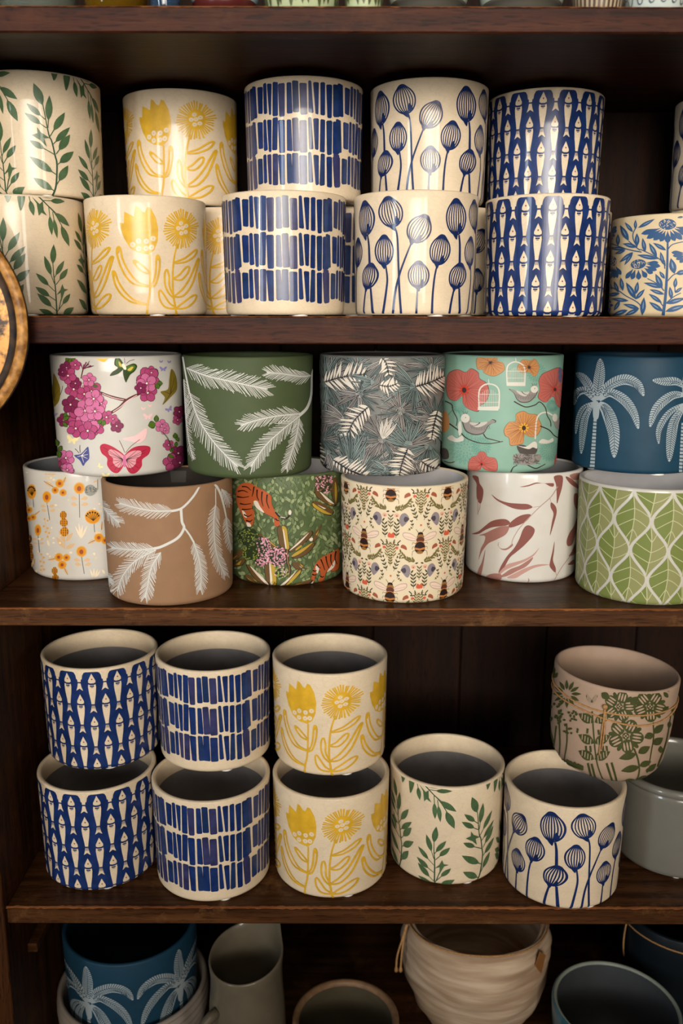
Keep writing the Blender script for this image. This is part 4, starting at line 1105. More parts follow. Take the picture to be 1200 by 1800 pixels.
banana([(190, 985), (240, 1000), (320, 1080), (400, 1160), (425, 1195), (360, 1180), (270, 1120)], [(240, 1100), (300, 1150), (280, 1150)], [(230, 995), (320, 1075), (420, 1185), (380, 1170), (300, 1090)])
banana([(520, 1200), (600, 1130), (700, 1040), (740, 1010), (735, 1060), (650, 1150), (580, 1205)], [(580, 1195), (640, 1120), (720, 1040), (725, 1065), (640, 1160)], [(525, 1195), (600, 1130), (690, 1045), (610, 1145), (550, 1198)])
banana([(650, 960), (720, 960), (780, 1020), (740, 1020), (690, 1030), (655, 1000)], [(720, 970), (760, 1000), (740, 1005)], [(715, 990), (750, 1020), (730, 1010)])
banana([(870, 215), (920, 240), (1060, 370), (1055, 400), (980, 370), (880, 290)], [(1000, 360), (1040, 380), (1020, 385)], [(905, 235), (980, 300), (1062, 375), (1000, 350), (930, 270)])
banana([(850, 350), (900, 345), (1000, 400), (1060, 450), (1020, 490), (940, 460), (850, 400)], [(850, 365), (900, 400), (1000, 460), (1040, 480), (960, 470), (860, 405)], [(890, 380), (980, 420), (960, 425)])
banana([(1040, 130), (1085, 110), (1100, 250), (1090, 380), (1060, 370), (1035, 250)], [(1070, 150), (1090, 250), (1075, 360), (1065, 260)])
banana([(50, 900), (140, 830), (170, 850), (150, 900), (60, 950)], [(60, 920), (110, 890), (70, 935)]); banana([(55, 990), (150, 920), (190, 935), (150, 990), (60, 1010)], [(90, 985), (150, 940), (130, 985)])
banana([(180, 1100), (220, 1080), (290, 1150), (300, 1180), (230, 1150)], [(200, 1110), (260, 1150), (230, 1140)]); banana([(600, 1200), (720, 1160), (840, 1130), (830, 1165), (700, 1190)], [(640, 1190), (760, 1160), (700, 1180)])
A.part('stem'); A.n = 24; A.line('out', [(598, 835), (600, 950), (625, 1030), (610, 1110)], 34, 22); A.line('br2', [(598, 835), (602, 950), (622, 1030), (610, 1110)], 14, 10)
for cx, cy, rx, ry, n, cs in ((340, 790, 100, 90, 110, ['pnk', 'pk2', 'dk']), (500, 900, 110, 100, 130, ['pnk', 'pk2', 'pnk']), (350, 930, 80, 70, 60, ['pnk', 'pk2']), (540, 1060, 70, 60, 60, ['grn', 'l3', 'pk2']), (210, 700, 110, 100, 110, ['grn', 'dk', 'l2']), (240, 860, 80, 80, 60, ['grn', 'dk']), (960, 160, 90, 110, 130, ['pnk', 'pk2', 'brn'])):
    A.part('blossom_head'); A.n = 20; A.dot('dk', cx, cy, rx*.95, ry*.95, n=16)
    for k in range(n):
        a = rs.random()*6.3; q = math.sqrt(rs.random()); A.n = 21+k % 3; A.dot(rs.choice(cs), cx+math.cos(a)*q*rx, cy+math.sin(a)*q*ry, 7, 10, a, n=6)
put_art(A, pot, t, MJ, rots=(0.0, math.pi), step=.00003)
for c_ in t.children:
    if c_.name.startswith('leaf_field'): c_['kind'] = 'stuff'

# --- bee pot
M_BEE = ceramic('bee_print_ground', '#d6c6a8', .45, mott=.02)
pot, t = printed('cream pot with bees, sprigs and small flowers at the front of the third shelf', .0701, .9822, Z3, .1417, .1295, M_BEE, WHITE_IN)
MBE = inkset(.45, blk='#2a1a16', brn='#5a3324', or_='#b0703a', wing='#dcc3ae', wl='#a98f86', olive='#6d6238', grn='#3f3c26', gry='#857b7e', dgr='#453e48', cor='#c4593b', rust='#96523a', pk='#d3a58d', fuz='#8c6436')
v0 = view(pot, 590, 820, .2)
th0, h0 = v0(738, 690); s_mm = (pot.rt)  # pattern unit in local zoom px: 5 px per photo px
KPX = 0.2*0.000632/pot.rt                # radians per zoom px, straight on
def bee_fn(th, h): return lambda x, y: (th+x*KPX, min(max(h-y*0.2*0.000645, .0010), pot.H-.0024))
def bee_unit(A, rs):
    def spray(c, x, y, a, l, n=4, w_=15, name='sprig'):
        w_ *= .72
        A.part(name); ca, sa = math.cos(a), math.sin(a); A.line(c, [(x, y), (x+ca*l, y+sa*l)], 4, 3, sm=False)
        for k in range(n):
            u = (k+.6)/n
            for sg in (-1, 1):
                q = a+sg*.75; bx, by = x+ca*l*u, y+sa*l*u; A.leaf(c, bx, by, bx+math.cos(q)*l*.34, by+math.sin(q)*l*.34, w_, n=4)
    A.part('bee')
    for sg in (-1, 1):
        A.poly('wl', [(sg*28, -62), (sg*80, -100), (sg*140, -108), (sg*148, -80), (sg*120, -52), (sg*60, -34), (sg*28, -40)], n=3); A.poly('wing', [(sg*30, -60), (sg*82, -95), (sg*136, -102), (sg*142, -80), (sg*118, -58), (sg*60, -40), (sg*30, -44)], n=3)
        A.line('wl', [(sg*30, -52), (sg*135, -78)], 3, sm=False)
        for yy, e in ((-10, -35), (20, 5), (45, 60)): A.line('blk', [(sg*30, yy), (sg*62, (yy+e)/2), (sg*66, e+30)], 4, 3, n=2)
        A.line('blk', [(sg*8, -95), (sg*30, -125), (sg*38, -135)], 4, sm=False)
    A.dot('blk', 2, -92, 24, 20, n=10); A.dot('fuz', 2, -72, 33, 20, n=10); A.dot('brn', 2, -45, 36, 26, n=12); A.dot('or_', 0, -18, 40, 18, n=10); A.dot('blk', 0, 22, 47, 52, n=14)
    A.raw('or_', [(-46, 18), (0, 28), (46, 18), (46, 34), (0, 46), (-44, 36)]); A.dot('fuz', 0, 62, 30, 13, n=10); A.dot('brn', -10, -44, 10, 6, n=7)
    for sg in (-1, 1):
        A.part('fan_flower'); x = sg*118-2; A.poly('gry', [(x+sg*-22, -222), (x+sg*4, -268), (x+sg*40, -262), (x+sg*58, -225), (x+sg*52, -180), (x+sg*28, -158)], n=3); A.poly('dgr', [(x-sg*26, -222), (x+sg*8, -242), (x+sg*22, -218), (x+sg*8, -195)], n=3)
        spray('grn', sg*30, -210, -math.pi/2+sg*.35, 95, 3, 17); spray('grn', sg*62, -150, -math.pi/2+sg*.25, 62, 2, 15); spray('olive', sg*105, -125, -math.pi/2-sg*.9, 40, 2, 18)
        A.part('rust_flower'); A.poly('rust', [(sg*112, 40), (sg*118, 10), (sg*150, -6), (sg*165, 18), (sg*140, 30)], n=3); A.part('star_flower'); star(A, sg*196, 24, 20)
        A.part('garland')
        for k in range(9):
            u = k/8; gx, gy = sg*(40+120*u), 138-70*u*u; A.leaf('olive', gx, gy, gx+sg*rs.uniform(8, 26), gy-rs.uniform(22, 42), 16, n=4); A.leaf('olive', gx, gy, gx+sg*30, gy+rs.uniform(-8, 14), 14, n=4)
        spray('grn', sg*150, 112, -sg*.25+(0 if sg > 0 else math.pi), 46, 2, 15); A.part('pink_flower'); A.dot('pk', sg*52, 185, 22, 18, n=8); A.dot('rust', sg*52, 190, 7, n=6); A.part('bud'); A.leaf('grn', sg*10, 150, sg*40, 158, 14, n=4)
        spray('olive', sg*222, 110, -math.pi/2+sg*.1, 120, 5, 15); spray('grn', sg*205, -60, -math.pi/2-sg*.05, 120, 4, 18); A.part('curl'); A.line('grn', [(sg*165, -40), (sg*190, -15), (sg*180, 0), (sg*225, -8), (sg*215, -45)], 9, n=3); A.leaf('grn', sg*178, -195, sg*200, -225, 15, n=4)
    spray('olive', 0, -255, -math.pi/2, 90, 4, 20); spray('grn', 0, 300, -math.pi/2, 110, 4, 13); A.part('star_flower'); star(A, 5, -168, 13)
    A.part('red_flower'); A.poly('cor', [(228, -85), (240, -105), (258, -92), (270, -105), (285, -90), (282, -62), (232, -62)], n=2)
def star(A, x, y, r):
    A.raw('cor', [(x+math.cos(k*math.pi/6)*r*(1 if k % 2 else .45), y+math.sin(k*math.pi/6)*r*(1 if k % 2 else .45)) for k in range(12)])
for ci in range(7):
    for half in (0, 1):
        th = th0+2*math.pi/7*(ci+half*.5)
        thn = (th+math.pi) % (2*math.pi)-math.pi
        if abs(thn) > 1.75: continue
        for row in (-1, 0, 1):
            dy = (row*870+(435 if half else 0))
            h = h0-dy*0.2*0.000645
            if h < -.05 or h > pot.H+.05: continue
            B = Art(bee_fn(thn, h)); bee_unit(B, random.Random(70+ci))
            # keep only the pieces that fall on the wall
            kp = []
            for p_ in B.parts:
                hs = [q[1] for it in p_.items for q in it[2]]
                p_.items = [it for it in p_.items if not all(q[1] <= .00101 or q[1] >= pot.H-.00241 for q in it[2])]
                if p_.items: kp.append(p_)
            B.parts = kp
            put_art(B, pot, t, MBE)

# --- eucalyptus pot
pot, t = printed('glossy white pot with dusky red eucalyptus leaves', .2187, 1.0551, Z3, .1365, HS, M_WHITE, GREY_IN)
A = Art(view(pot, 810, 800, .183333))
ME = inkset(.3, d='#7f4f48', m='#986c63', l='#b18a80', st='#a58a80', v='#6f3d38')
def eu(c, pts, name='eucalyptus_leaf'): A.part(name); A.poly(c, pts)
eu('d', [(888, 272), (860, 268), (790, 270), (720, 262), (650, 285), (562, 306), (640, 300), (720, 275), (800, 272), (850, 298), (885, 300)])
eu('d', [(685, 500), (640, 470), (560, 465), (450, 455), (360, 425), (292, 375), (340, 430), (430, 480), (520, 515), (620, 522)])
eu('d', [(668, 570), (600, 570), (530, 600), (470, 650), (455, 690), (500, 690), (590, 655), (640, 620)])
eu('d', [(470, 645), (430, 615), (360, 615), (290, 635), (230, 680), (170, 730), (105, 755), (170, 755), (240, 715), (310, 690), (400, 680), (450, 670)])
eu('m', [(460, 685), (380, 685), (300, 715), (240, 745), (175, 770), (230, 775), (225, 830), (190, 900), (170, 1005), (200, 930), (260, 850), (340, 810), (430, 760)])
eu('d', [(620, 680), (660, 675), (705, 710), (690, 770), (640, 830), (590, 880), (530, 930), (470, 980), (430, 1050), (400, 1110), (360, 1130), (380, 1070), (440, 970), (510, 890), (560, 800), (590, 720)])
eu('l', [(750, 885), (690, 950), (600, 1000), (500, 1030), (440, 1050), (370, 1120), (365, 1150), (430, 1100), (520, 1060), (620, 1015), (700, 960)])
eu('m', [(690, 978), (640, 1010), (560, 1060), (480, 1090), (420, 1130), (370, 1170), (440, 1160), (540, 1110), (620, 1070), (670, 1020)])
eu('l', [(845, 1050), (760, 1045), (680, 1060), (600, 1090), (520, 1130), (440, 1175), (520, 1180), (590, 1140), (680, 1090), (760, 1065)])
eu('m', [(380, 1140), (310, 1135), (260, 1150), (240, 1175), (300, 1195), (360, 1205), (390, 1180)])
eu('d', [(890, 205), (970, 200), (968, 300), (940, 400), (918, 465), (915, 380), (910, 290)])
eu('d', [(862, 452), (905, 490), (915, 550), (890, 650), (850, 775), (870, 640), (885, 560), (858, 500)])
eu('d', [(895, 825), (890, 920), (880, 1010), (905, 1080), (900, 1125), (850, 1070), (852, 1020), (875, 920)])
eu('d', [(110, 200), (165, 205), (180, 270), (215, 330), (210, 410), (188, 465), (155, 420), (150, 330), (150, 270)])
eu('m', [(235, 905), (225, 990), (210, 1080), (190, 1155), (160, 1150), (170, 1090), (200, 1030)])
eu('d', [(1110, 600), (1080, 680), (1040, 740), (1010, 820), (1020, 870), (1060, 860), (1085, 790), (1110, 700)])
eu('d', [(1085, 370), (1115, 380), (1110, 520), (1085, 480), (1078, 420)]); eu('d', [(1000, 205), (1060, 230), (1120, 290), (1115, 320), (1040, 270)]); eu('m', [(1040, 190), (1130, 170), (1125, 230), (1070, 235)])
eu('d', [(1090, 850), (1060, 920), (1030, 970), (1080, 950), (1100, 900)]); eu('d', [(1080, 1000), (1040, 1030), (1022, 1050), (1075, 1045)])
eu('m', [(365, 830), (360, 870), (390, 895), (440, 890), (490, 850), (495, 870), (440, 908), (390, 905), (355, 865)]); eu('m', [(640, 1175), (655, 1200), (630, 1235), (645, 1200)])
A.part('twig'); A.line('st', [(925, 300), (860, 400), (760, 490), (670, 580), (560, 700), (500, 800), (485, 860)], 9, 6)
A.part('twig'); A.line('st', [(1050, 960), (960, 1080), (890, 1200)], 8, 6)
for q in ([(165, 420), (165, 570)], [(188, 465), (180, 520), (160, 560)], [(690, 500), (750, 490)], [(862, 452), (850, 410)], [(905, 1120), (915, 1160)]): A.part('twig'); A.line('st', q, 5)
put_art(A, pot, t, ME, rots=(0.0, math.pi))

# --- ogee leaf pot: lattice of leaves on a white ground
M_OG = ceramic('ogee_white_ground', '#bcb9b0', .32, coat=.3, mott=.02)
pot, t = printed('white pot with a lattice of olive green leaves at the right of third shelf', .3425, .9799, Z3, .150, .1275, M_OG, WHITE_IN)
MG = inkset(.36, d='#6f7a41', l='#87885a', v='#b4b48e')
NO = 12; TH = 2*math.pi/NO
thA, _ = pot.uv(1000+870/6, 820+580/6); hA = [pot.uv(1000+x/6, 820+y/6)[1] for x, y in ((695, 275), (870, 580), (1030, 905), (805, 1225))]
dh = (hA[0]-hA[3])/3
def sstep(u): return u*u*(3-2*u)
gw = .055
def edge(sg, u):     # u 0 top node .. 2 bottom node -> x in column units
    a = u if u <= 1 else 2-u
    return sg*.5*sstep(min(1, max(0, a)))
def mid(y): return .05*math.sin((1-y)*2.4-.5)
US = [.12+1.76*k/20 for k in range(21)]
def inset(u): return gw*(.6+.4*math.sin(math.pi*u/2))
Cs = [(mid(1-u), 1-u) for u in US]
Ls = [(min(edge(-1, u)+inset(u), mid(1-u)-.004), 1-u) for u in US]
Rs = [(max(edge(1, u)-inset(u), mid(1-u)+.004), 1-u) for u in US]
for r_ in range(-1, 6):
    ch = hA[1]+(r_-2)*dh      # height of this row of leaf centres
    O2 = Art(lambda x, y: (x*TH, min(max(ch+y*dh, .0012), pot.H-.0034)))
    O2.part('ogee_leaf')
    for i in range(20):
        O2.n = 0; O2.raw('d', [Ls[i], Ls[i+1], Cs[i+1], Cs[i]]); O2.n = 0; O2.raw('l', [Cs[i], Cs[i+1], Rs[i+1], Rs[i]])
    O2.n = 2; O2.line('v', Cs, .024, sm=False)
    dr = -1 if r_ % 2 == 0 else 1          # veins droop or rise, row by row
    for u in (.60, .95, 1.30) if dr < 0 else (.70, 1.05, 1.40):
        y = 1-u
        for sg in (-1, 1):
            y2 = y+dr*(.30 if sg < 0 else .26); u2 = 1-y2
            e = edge(sg, u2)-sg*inset(u2)
            O2.n = 3; O2.line('v', [(mid(y), y), (mid(y)+(e-mid(y))*.5, y+dr*(.10 if sg > 0 else .14)), (e, y2)], .024, .02)
    me = part_mesh(O2.parts[0], pot, MG)
    for k in range(NO):
        if me: mesh_obj('ogee_leaf', me, t, rz=thA+(k+(0 if r_ % 2 else .5))*TH)

# --- blue coneflower pot on the second shelf
M_CF = ceramic('matt_cream', '#cdba96', .5, mott=.03)
pot = Pot(.3895, 1.090, Z2, .1425, .1115)
t = empty('planter_pot', (pot.x, pot.y, CZ+pot.z), 'low cream pot with blue coneflowers cut by the right edge on second shelf', 'pot')
pot_body(pot, t, M_CF, WHITE_IN, split=.003)
A = Art(view(pot, 1050, 370, .125)); rs = random.Random(90)
MC = inkset(.5, b='#31527a', c='#cdba96', l='#7d93ab')
def coneflower(pet, hub, rx, ry, rot=0):
    A.part('coneflower')
    for x0, y0, x1, y1, w_ in pet:
        A.n = 1; A.leaf('c', x0, y0, x1, y1, w_+12, fat=.7, n=7); A.leaf('b', x0, y0, x1, y1, w_, fat=.7, n=7)
    A.n = 6; A.dot('c', hub[0], hub[1]+8, rx*1.04, ry*1.08, rot, n=18); A.dot('b', *hub, rx, ry, rot, n=18)
    for k in range(46):
        a = rs.random()*6.3; q = math.sqrt(rs.random())*.9; A.n = 9
        x, y = math.cos(a)*q*rx, math.sin(a)*q*ry; A.dot('c', hub[0]+x*math.cos(rot)-y*math.sin(rot), hub[1]+x*math.sin(rot)+y*math.cos(rot), 5, 8, n=6)
coneflower([(930, 240, 612, 330, 75), (930, 250, 690, 395, 80), (950, 260, 785, 420, 85), (965, 265, 880, 440, 85), (985, 265, 985, 462, 88), (1010, 265, 1090, 430, 85), (1030, 255, 1190, 410, 85), (1050, 240, 1290, 350, 80), (1050, 225, 1330, 280, 70)], (982, 195), 122, 78)
coneflower([(520, 800, 395, 960, 65), (540, 810, 480, 972, 72), (575, 820, 580, 975, 78), (610, 820, 690, 945, 75), (640, 800, 780, 885, 75), (650, 775, 835, 840, 70), (660, 745, 885, 785, 75), (660, 735, 860, 730, 50)], (575, 755), 108, 68, -.15)
coneflower([(215, 770, 150, 950, 45), (220, 780, 195, 955, 50), (225, 780, 240, 955, 55), (235, 780, 285, 950, 55), (245, 765, 335, 905, 60)], (218, 715), 58, 70)
coneflower([(170, 330, 270, 220, 55), (170, 340, 275, 275, 50), (170, 350, 250, 350, 50), (170, 360, 215, 410, 40)], (160, 300), 30, 80)
coneflower([(1250, 600, 1035, 590, 60), (1250, 610, 1055, 640, 60), (1250, 620, 1100, 690, 60), (1250, 640, 1150, 735, 60)], (1280, 590), 80, 50)
A.part('stem'); A.line('b', [(985, 450), (978, 800), (955, 1200), (920, 1475)], 26, 46)
for st in ([(980, 560), (1050, 480), (1200, 440)], [(985, 990), (1060, 910), (1130, 880)], [(945, 820), (930, 740), (850, 670), (740, 610), (600, 545)], [(935, 1130), (850, 1040), (700, 955)], [(950, 780), (940, 700)], [(620, 585), (420, 545), (190, 460)], [(560, 510), (510, 420), (500, 330), (540, 240)], [(600, 560), (520, 500), (440, 430)], [(630, 1470), (620, 1370), (560, 1290), (400, 1200), (300, 1130), (120, 1040)], [(945, 1320), (1060, 1220), (1170, 1160)], [(925, 1350), (870, 1280)], [(1090, 1150), (1085, 1080)]):
    A.part('stem'); A.line('b', st, 16, 12)
for x0, y0, x1, y1, w_ in ((570, 245, 808, 118, 55), (535, 265, 535, 130, 45), (500, 305, 385, 165, 50), (440, 425, 320, 205, 80), (560, 500, 555, 320, 68), (560, 515, 355, 465, 62), (290, 495, 290, 330, 60), (420, 540, 165, 530, 50), (395, 560, 245, 608, 45), (500, 585, 310, 730, 55), (500, 590, 380, 770, 50), (670, 585, 635, 385, 62), (690, 600, 550, 630, 1), (835, 655, 725, 455, 68), (855, 680, 555, 625, 62), (965, 560, 780, 455, 58), (925, 760, 885, 580, 55), (945, 960, 870, 855, 50), (910, 1090, 815, 890, 80), (920, 1085, 650, 1015, 65), (940, 1180, 730, 1110, 55), (905, 1300, 720, 1170, 60), (920, 1420, 725, 1285, 70), (950, 1420, 1250, 1330, 75), (960, 1310, 1240, 1230, 70), (1040, 1250, 1015, 1070, 62), (1085, 1090, 1100, 945, 58), (1085, 1160, 1190, 1080, 45), (1080, 890, 1030, 670, 100), (1100, 890, 1260, 850, 70), (630, 1470, 655, 1220, 80), (540, 1245, 405, 1010, 80), (540, 1180, 570, 1000, 62), (535, 1250, 668, 1105, 58), (360, 1130, 330, 940, 58), (300, 1155, 235, 990, 52), (320, 1165, 130, 1195, 52), (440, 1270, 200, 1240, 55), (590, 1380, 365, 1315, 60), (585, 1385, 385, 1475, 62), (430, 1400, 215, 1470, 65), (320, 1270, 235, 1410, 55), (210, 1110, 160, 1010, 40), (200, 1300, 110, 1230, 45), (230, 1330, 100, 1340, 50), (190, 1360, 115, 1480, 55), (150, 1100, 100, 1130, 30), (1200, 90, 1120, 100, 30)):
    if w_ < 2: continue
    A.part('leaf'); A.leaf('b', x0, y0, x1, y1, w_); A.leaf('l', x0+(x1-x0)*.3, y0+(y1-y0)*.3, x0+(x1-x0)*.78, y0+(y1-y0)*.78, w_*.2)
put_art(A, pot, t, MC, rots=(0.0, math.radians(105), math.radians(210)))
# ------------------------------------------------------------------ fourth shelf, right end
# grey enamel pot with a rolled rim
M_EN = ceramic('grey_enamel', '#6e6c64', .24, coat=.6, mott=.02)
t = empty('enamel_pot', (.4195, 1.0171, CZ+Z4), 'plain grey glossy pot with rolled rim cut by the right edge', 'pot')
r0 = .074
prof = [(0, .0018), (.062, .0018), (.066, .0022), (.0695, .005), (.071, .010), (.0718, .05), (.0722, .100), (.0724, .106)]
for k in range(11):
    a = -2.4+4.9*k/10; prof.append((.0722+.0048*math.cos(a)*1.0, .1135+.0052*math.sin(a)))
prof += [(.0685, .108), (.068, .06), (.067, .012), (.06, .006), (0, .005)]
mesh_obj('body', lathe('body', prof, M_EN, 112), t)
for k in range(3):
    a = math.radians(-14+120*k); mesh_obj('foot_pad', lathe('foot_pad', [(0, 0), (.006, 0), (.006, .0022), (0, .0022)], ink('#e8e6e0', .7), 16), t, (.058*math.sin(a), -.058*math.cos(a), 0))

# flower relief pot, tilted, tied with twine
M_PINK = ceramic('pinkish_clay', '#a48b77', .62, mott=.04, bump=.06)
pot = Pot(.3215, .9985, -.5325, .1444, .1235)
RP = [(0, .0), (.040, .0), (.049, .0015), (.0565, .006), (.0620, .013), (.0660, .024), (.0685, .040), (.0700, .062), (.0712, .095), (.0722, .118)]
def rprof(h):
    for (a, z0), (b, z1) in zip(RP[1:], RP[2:]):
        if h <= z1: return a+(b-a)*max(0, (h-z0))/max(1e-6, z1-z0)
    return RP[-1][0]
pot.prof = rprof
tilt = Euler((0, math.radians(3.2), 0)); pot.M = tilt.to_matrix()
t = empty('relief_pot', (pot.x, pot.y, CZ+pot.z), 'tilted pinkish clay pot with green flower relief tied with twine', 'pot', rot=tuple(tilt))
prof = list(RP)+[(.0720, .1215), (.0708, .1232), (.0690, .1230), (.0676, .1212), (.0660, .105), (.063, .06), (.056, .025), (.04, .010), (0, .008)]
pr2 = []
for (a, b) in zip(prof, prof[1:]): pr2 += [a, ((a[0]+b[0])/2, (a[1]+b[1])/2)]
pr2.append(prof[-1])
mesh_obj('body', lathe('body', prof, M_PINK, 112), t)
A = Art(view(pot, 940, 1120, .216667)); rs = random.Random(101)
MRL = {'g': ink('#3f4320', .65, .15), 'p': M_PINK}
def rflower(x, y, r, n=5, rot=0.3, sq=.95):
    A.part('relief_flower')
    for k in range(n):
        a = rot+2*math.pi*k/n; px, py = x+math.cos(a)*r*.62, y+math.sin(a)*r*.62*sq
        A.n = 0; A.dot('g', px, py, r*.40, r*.36, a, n=12)
        for u in (-.42, 0, .42):
            dx, dy = -math.sin(a)*u*r*.42, math.cos(a)*u*r*.42; A.n = 2
            A.dot('p', px+dx, py+dy, r*.26, r*.055, a, n=8)
        b = a+math.pi/n; A.n = 0; A.dot('g', x+math.cos(b)*r*.78, y+math.sin(b)*r*.78*sq, r*.2, r*.12, b, n=8)
    A.n = 3; A.dot('g', x, y, r*.2, n=10)
    for k in range(4): A.n = 5; A.dot('p', x+math.cos(k*1.57)*r*.09, y+math.sin(k*1.57)*r*.09, r*.05, n=6)
rflower(735, 800, 145, 5, -1.1); rflower(685, 560, 130, 5, -1.3); rflower(930, 560, 135, 5, -1.0, .9)
A.part('relief_daisy')
for k in range(12):
    a = 2*math.pi*k/12; A.leaf('g', 262+math.cos(a)*35, 460+math.sin(a)*35, 262+math.cos(a)*115, 460+math.sin(a)*115, 26)
def stem(pts, w0=10, w1=14): A.part('relief_stem'); A.line('g', pts, w0, w1)
def lf(*a): A.part('relief_leaf'); A.leaf('g', *a)
stem([(800, 900), (835, 1000), (840, 1110), (790, 1225)], 16, 10); stem([(955, 690), (960, 800), (945, 900), (920, 1040)], 10, 8); stem([(1100, 620), (1060, 850), (990, 1050)], 6); stem([(465, 600), (480, 820), (500, 1000), (540, 1130), (590, 1225)], 12, 10)
for p in ([(175, 720), (160, 850), (135, 960)], [(200, 700), (205, 880), (190, 990)], [(260, 700), (262, 850), (240, 990), (225, 1075)], [(150, 850), (130, 770), (115, 720)]): stem(p, 12, 9)
for p in ([(430, 1020), (460, 1150), (475, 1215)], [(460, 1025), (490, 1150), (505, 1215)], [(580, 1020), (620, 1150), (640, 1225)], [(620, 1015), (655, 1140), (672, 1230)]): stem(p, 18, 14)
for a in ((820, 945, 680, 985, 60), (835, 940, 930, 885, 60), (845, 1050, 695, 1085, 58), (845, 1045, 940, 1005, 50), (820, 1165, 705, 1180, 50), (830, 1160, 925, 1130, 46), (960, 785, 882, 815, 56), (960, 780, 1040, 705, 56), (955, 870, 1035, 815, 60), (910, 1090, 980, 1025, 44), (905, 1100, 910, 1060, 22), (1015, 940, 1015, 880, 40), (120, 590, 115, 540, 50), (130, 690, 105, 640, 60), (115, 870, 95, 830, 50), (1075, 490, 1040, 440, 34), (1070, 440, 1085, 420, 20), (540, 450, 605, 500, 60), (770, 540, 840, 480, 55), (1030, 600, 1080, 560, 40), (160, 300, 120, 220, 50), (150, 330, 190, 290, 36), (1090, 680, 1080, 740, 30), (1110, 560, 1120, 640, 26)): lf(*a)
def plait(x, y, w_, h_, sg):
    A.part('hatched_leaf'); A.leaf('g', x, y, x+sg*w_, y-h_, w_*.62)
    for k in range(4):
        u = .2+.18*k; A.line('p', [(x+sg*w_*u, y-h_*u-22), (x+sg*w_*u+sg*4, y-h_*u+22)], 7, sm=False)
for y in (690, 860, 990):
    plait(480, y, 125, 70, -1); plait(485, y, 125, 65, 1)
plait(465, 530, 45, 60, 1); plait(462, 530, 45, 60, -1)
for p in ([(415, 880), (420, 930)], [(450, 880), (455, 930)], [(550, 880), (555, 930)], [(580, 880), (585, 920)], [(430, 740), (425, 780)], [(515, 750), (520, 790)]): stem(p, 16, 16)
A.part('relief_berries')
for k in range(42):
    A.n = 0; x, y = rs.choice([(rs.uniform(160, 230), rs.uniform(520, 700)), (rs.uniform(240, 350), rs.uniform(600, 780))]); A.dot('g', x, y, rs.uniform(8, 14), rs.uniform(8, 14), n=7)
A.part('relief_catkin'); A.line('g', [(150, 1000), (220, 995), (280, 1020)], 10)
for k in range(9): A.n = 0; A.dot('g', 265+k*15, 1000+rs.uniform(0, 14)+k*6, 12, 16, n=7); A.dot('g', 265+k*15, 1030+k*5, 12, 10, n=7)
put_art(A, pot, t, MRL, rots=(0.0, math.pi), lift=.0006)
M_TWINE = ceramic('twine', '#a87e50', .9, mott=.2, bump=.5, scale=400)
pts = []
for k in range(48):
    a = 2*math.pi*k/48; th, h = 0, 0
    h = .0935-.012*max(0, math.cos(a-.25))**3+.004*math.sin(a)
    r = rprof(h)+.0011; pts.append((r*math.sin(a), -r*math.cos(a), h))
mesh_obj('twine', tube_mesh('twine', pts, .0010, M_TWINE, 7, True), t)
pts = []
for k in range(40):
    a = 2*math.pi*k/40; h = .0985+.002*math.sin(a*2)-.004*max(0, math.cos(a-.3)); r = rprof(h)+.0013; pts.append((r*math.sin(a), -r*math.cos(a), h))
mesh_obj('twine', tube_mesh('twine', pts, .0010, M_TWINE, 7, True), t)
th, h = pot.uv(940+570*.21667, 1120+560*.21667); th2, h2 = pot.uv(940+520*.21667, 1120+960*.21667)
for d_ in (0, .035):
    P = []
    for k in range(9):
        u = k/8; a = th+(th2-th)*u+d_*math.sin(u*2.2); hh = h+(h2-h)*u*(1-.15*(d_ > 0)); r = rprof(hh)+.0013+.001*math.sin(u*3); P.append((r*math.sin(a), -r*math.cos(a), hh))
    mesh_obj('twine_tail', tube_mesh('twine_tail', P, .0009, M_TWINE, 6), t)
mesh_obj('knot', lathe('knot', [(0, -.003), (.0022, -.0022), (.0032, 0), (.0022, .0022), (0, .003)], M_TWINE, 12), t, ((rprof(h)+.0018)*math.sin(th), -(rprof(h)+.0018)*math.cos(th), h))

# ------------------------------------------------------------------ bottom shelf
# ribbed white bowl with the tall blue palm pot standing in it
M_RIB = ceramic('ribbed_white', '#968c82', .5, mott=.04)
bx, by = -.2815, 1.047
t = empty('ribbed_bowl', (bx, by, CZ+Z5), 'ribbed off white bowl under the tall blue palm pot', 'bowl')
prof = [(0, 0), (.070, 0), (.076, .002)]
for k in range(0, 73):
    u = k/72; r = .078+.021*math.sin(u*math.pi*.62)+.0016*math.cos(u*2*math.pi*9); prof.append((r, .003+.095*u))
prof += [(.096, .1005), (.093, .0995), (.0915, .09), (.0905, .05), (.089, .012), (.08, .0065), (0, .006)]
mesh_obj('body', lathe('body', prof, M_RIB, 112), t)
pot = Pot(bx, by, Z5+.0062, .175, .184, taper=.95)
t = empty('planter_pot', (bx, by, CZ+Z5+.0062), 'tall petrol blue pot with pale palm trees in the left corner of bottom shelf', 'pot')
pot_body(pot, t, M_BLUE, ceramic('dark_blue_inside', '#0e222e', .6), split=.006, wall=.006)
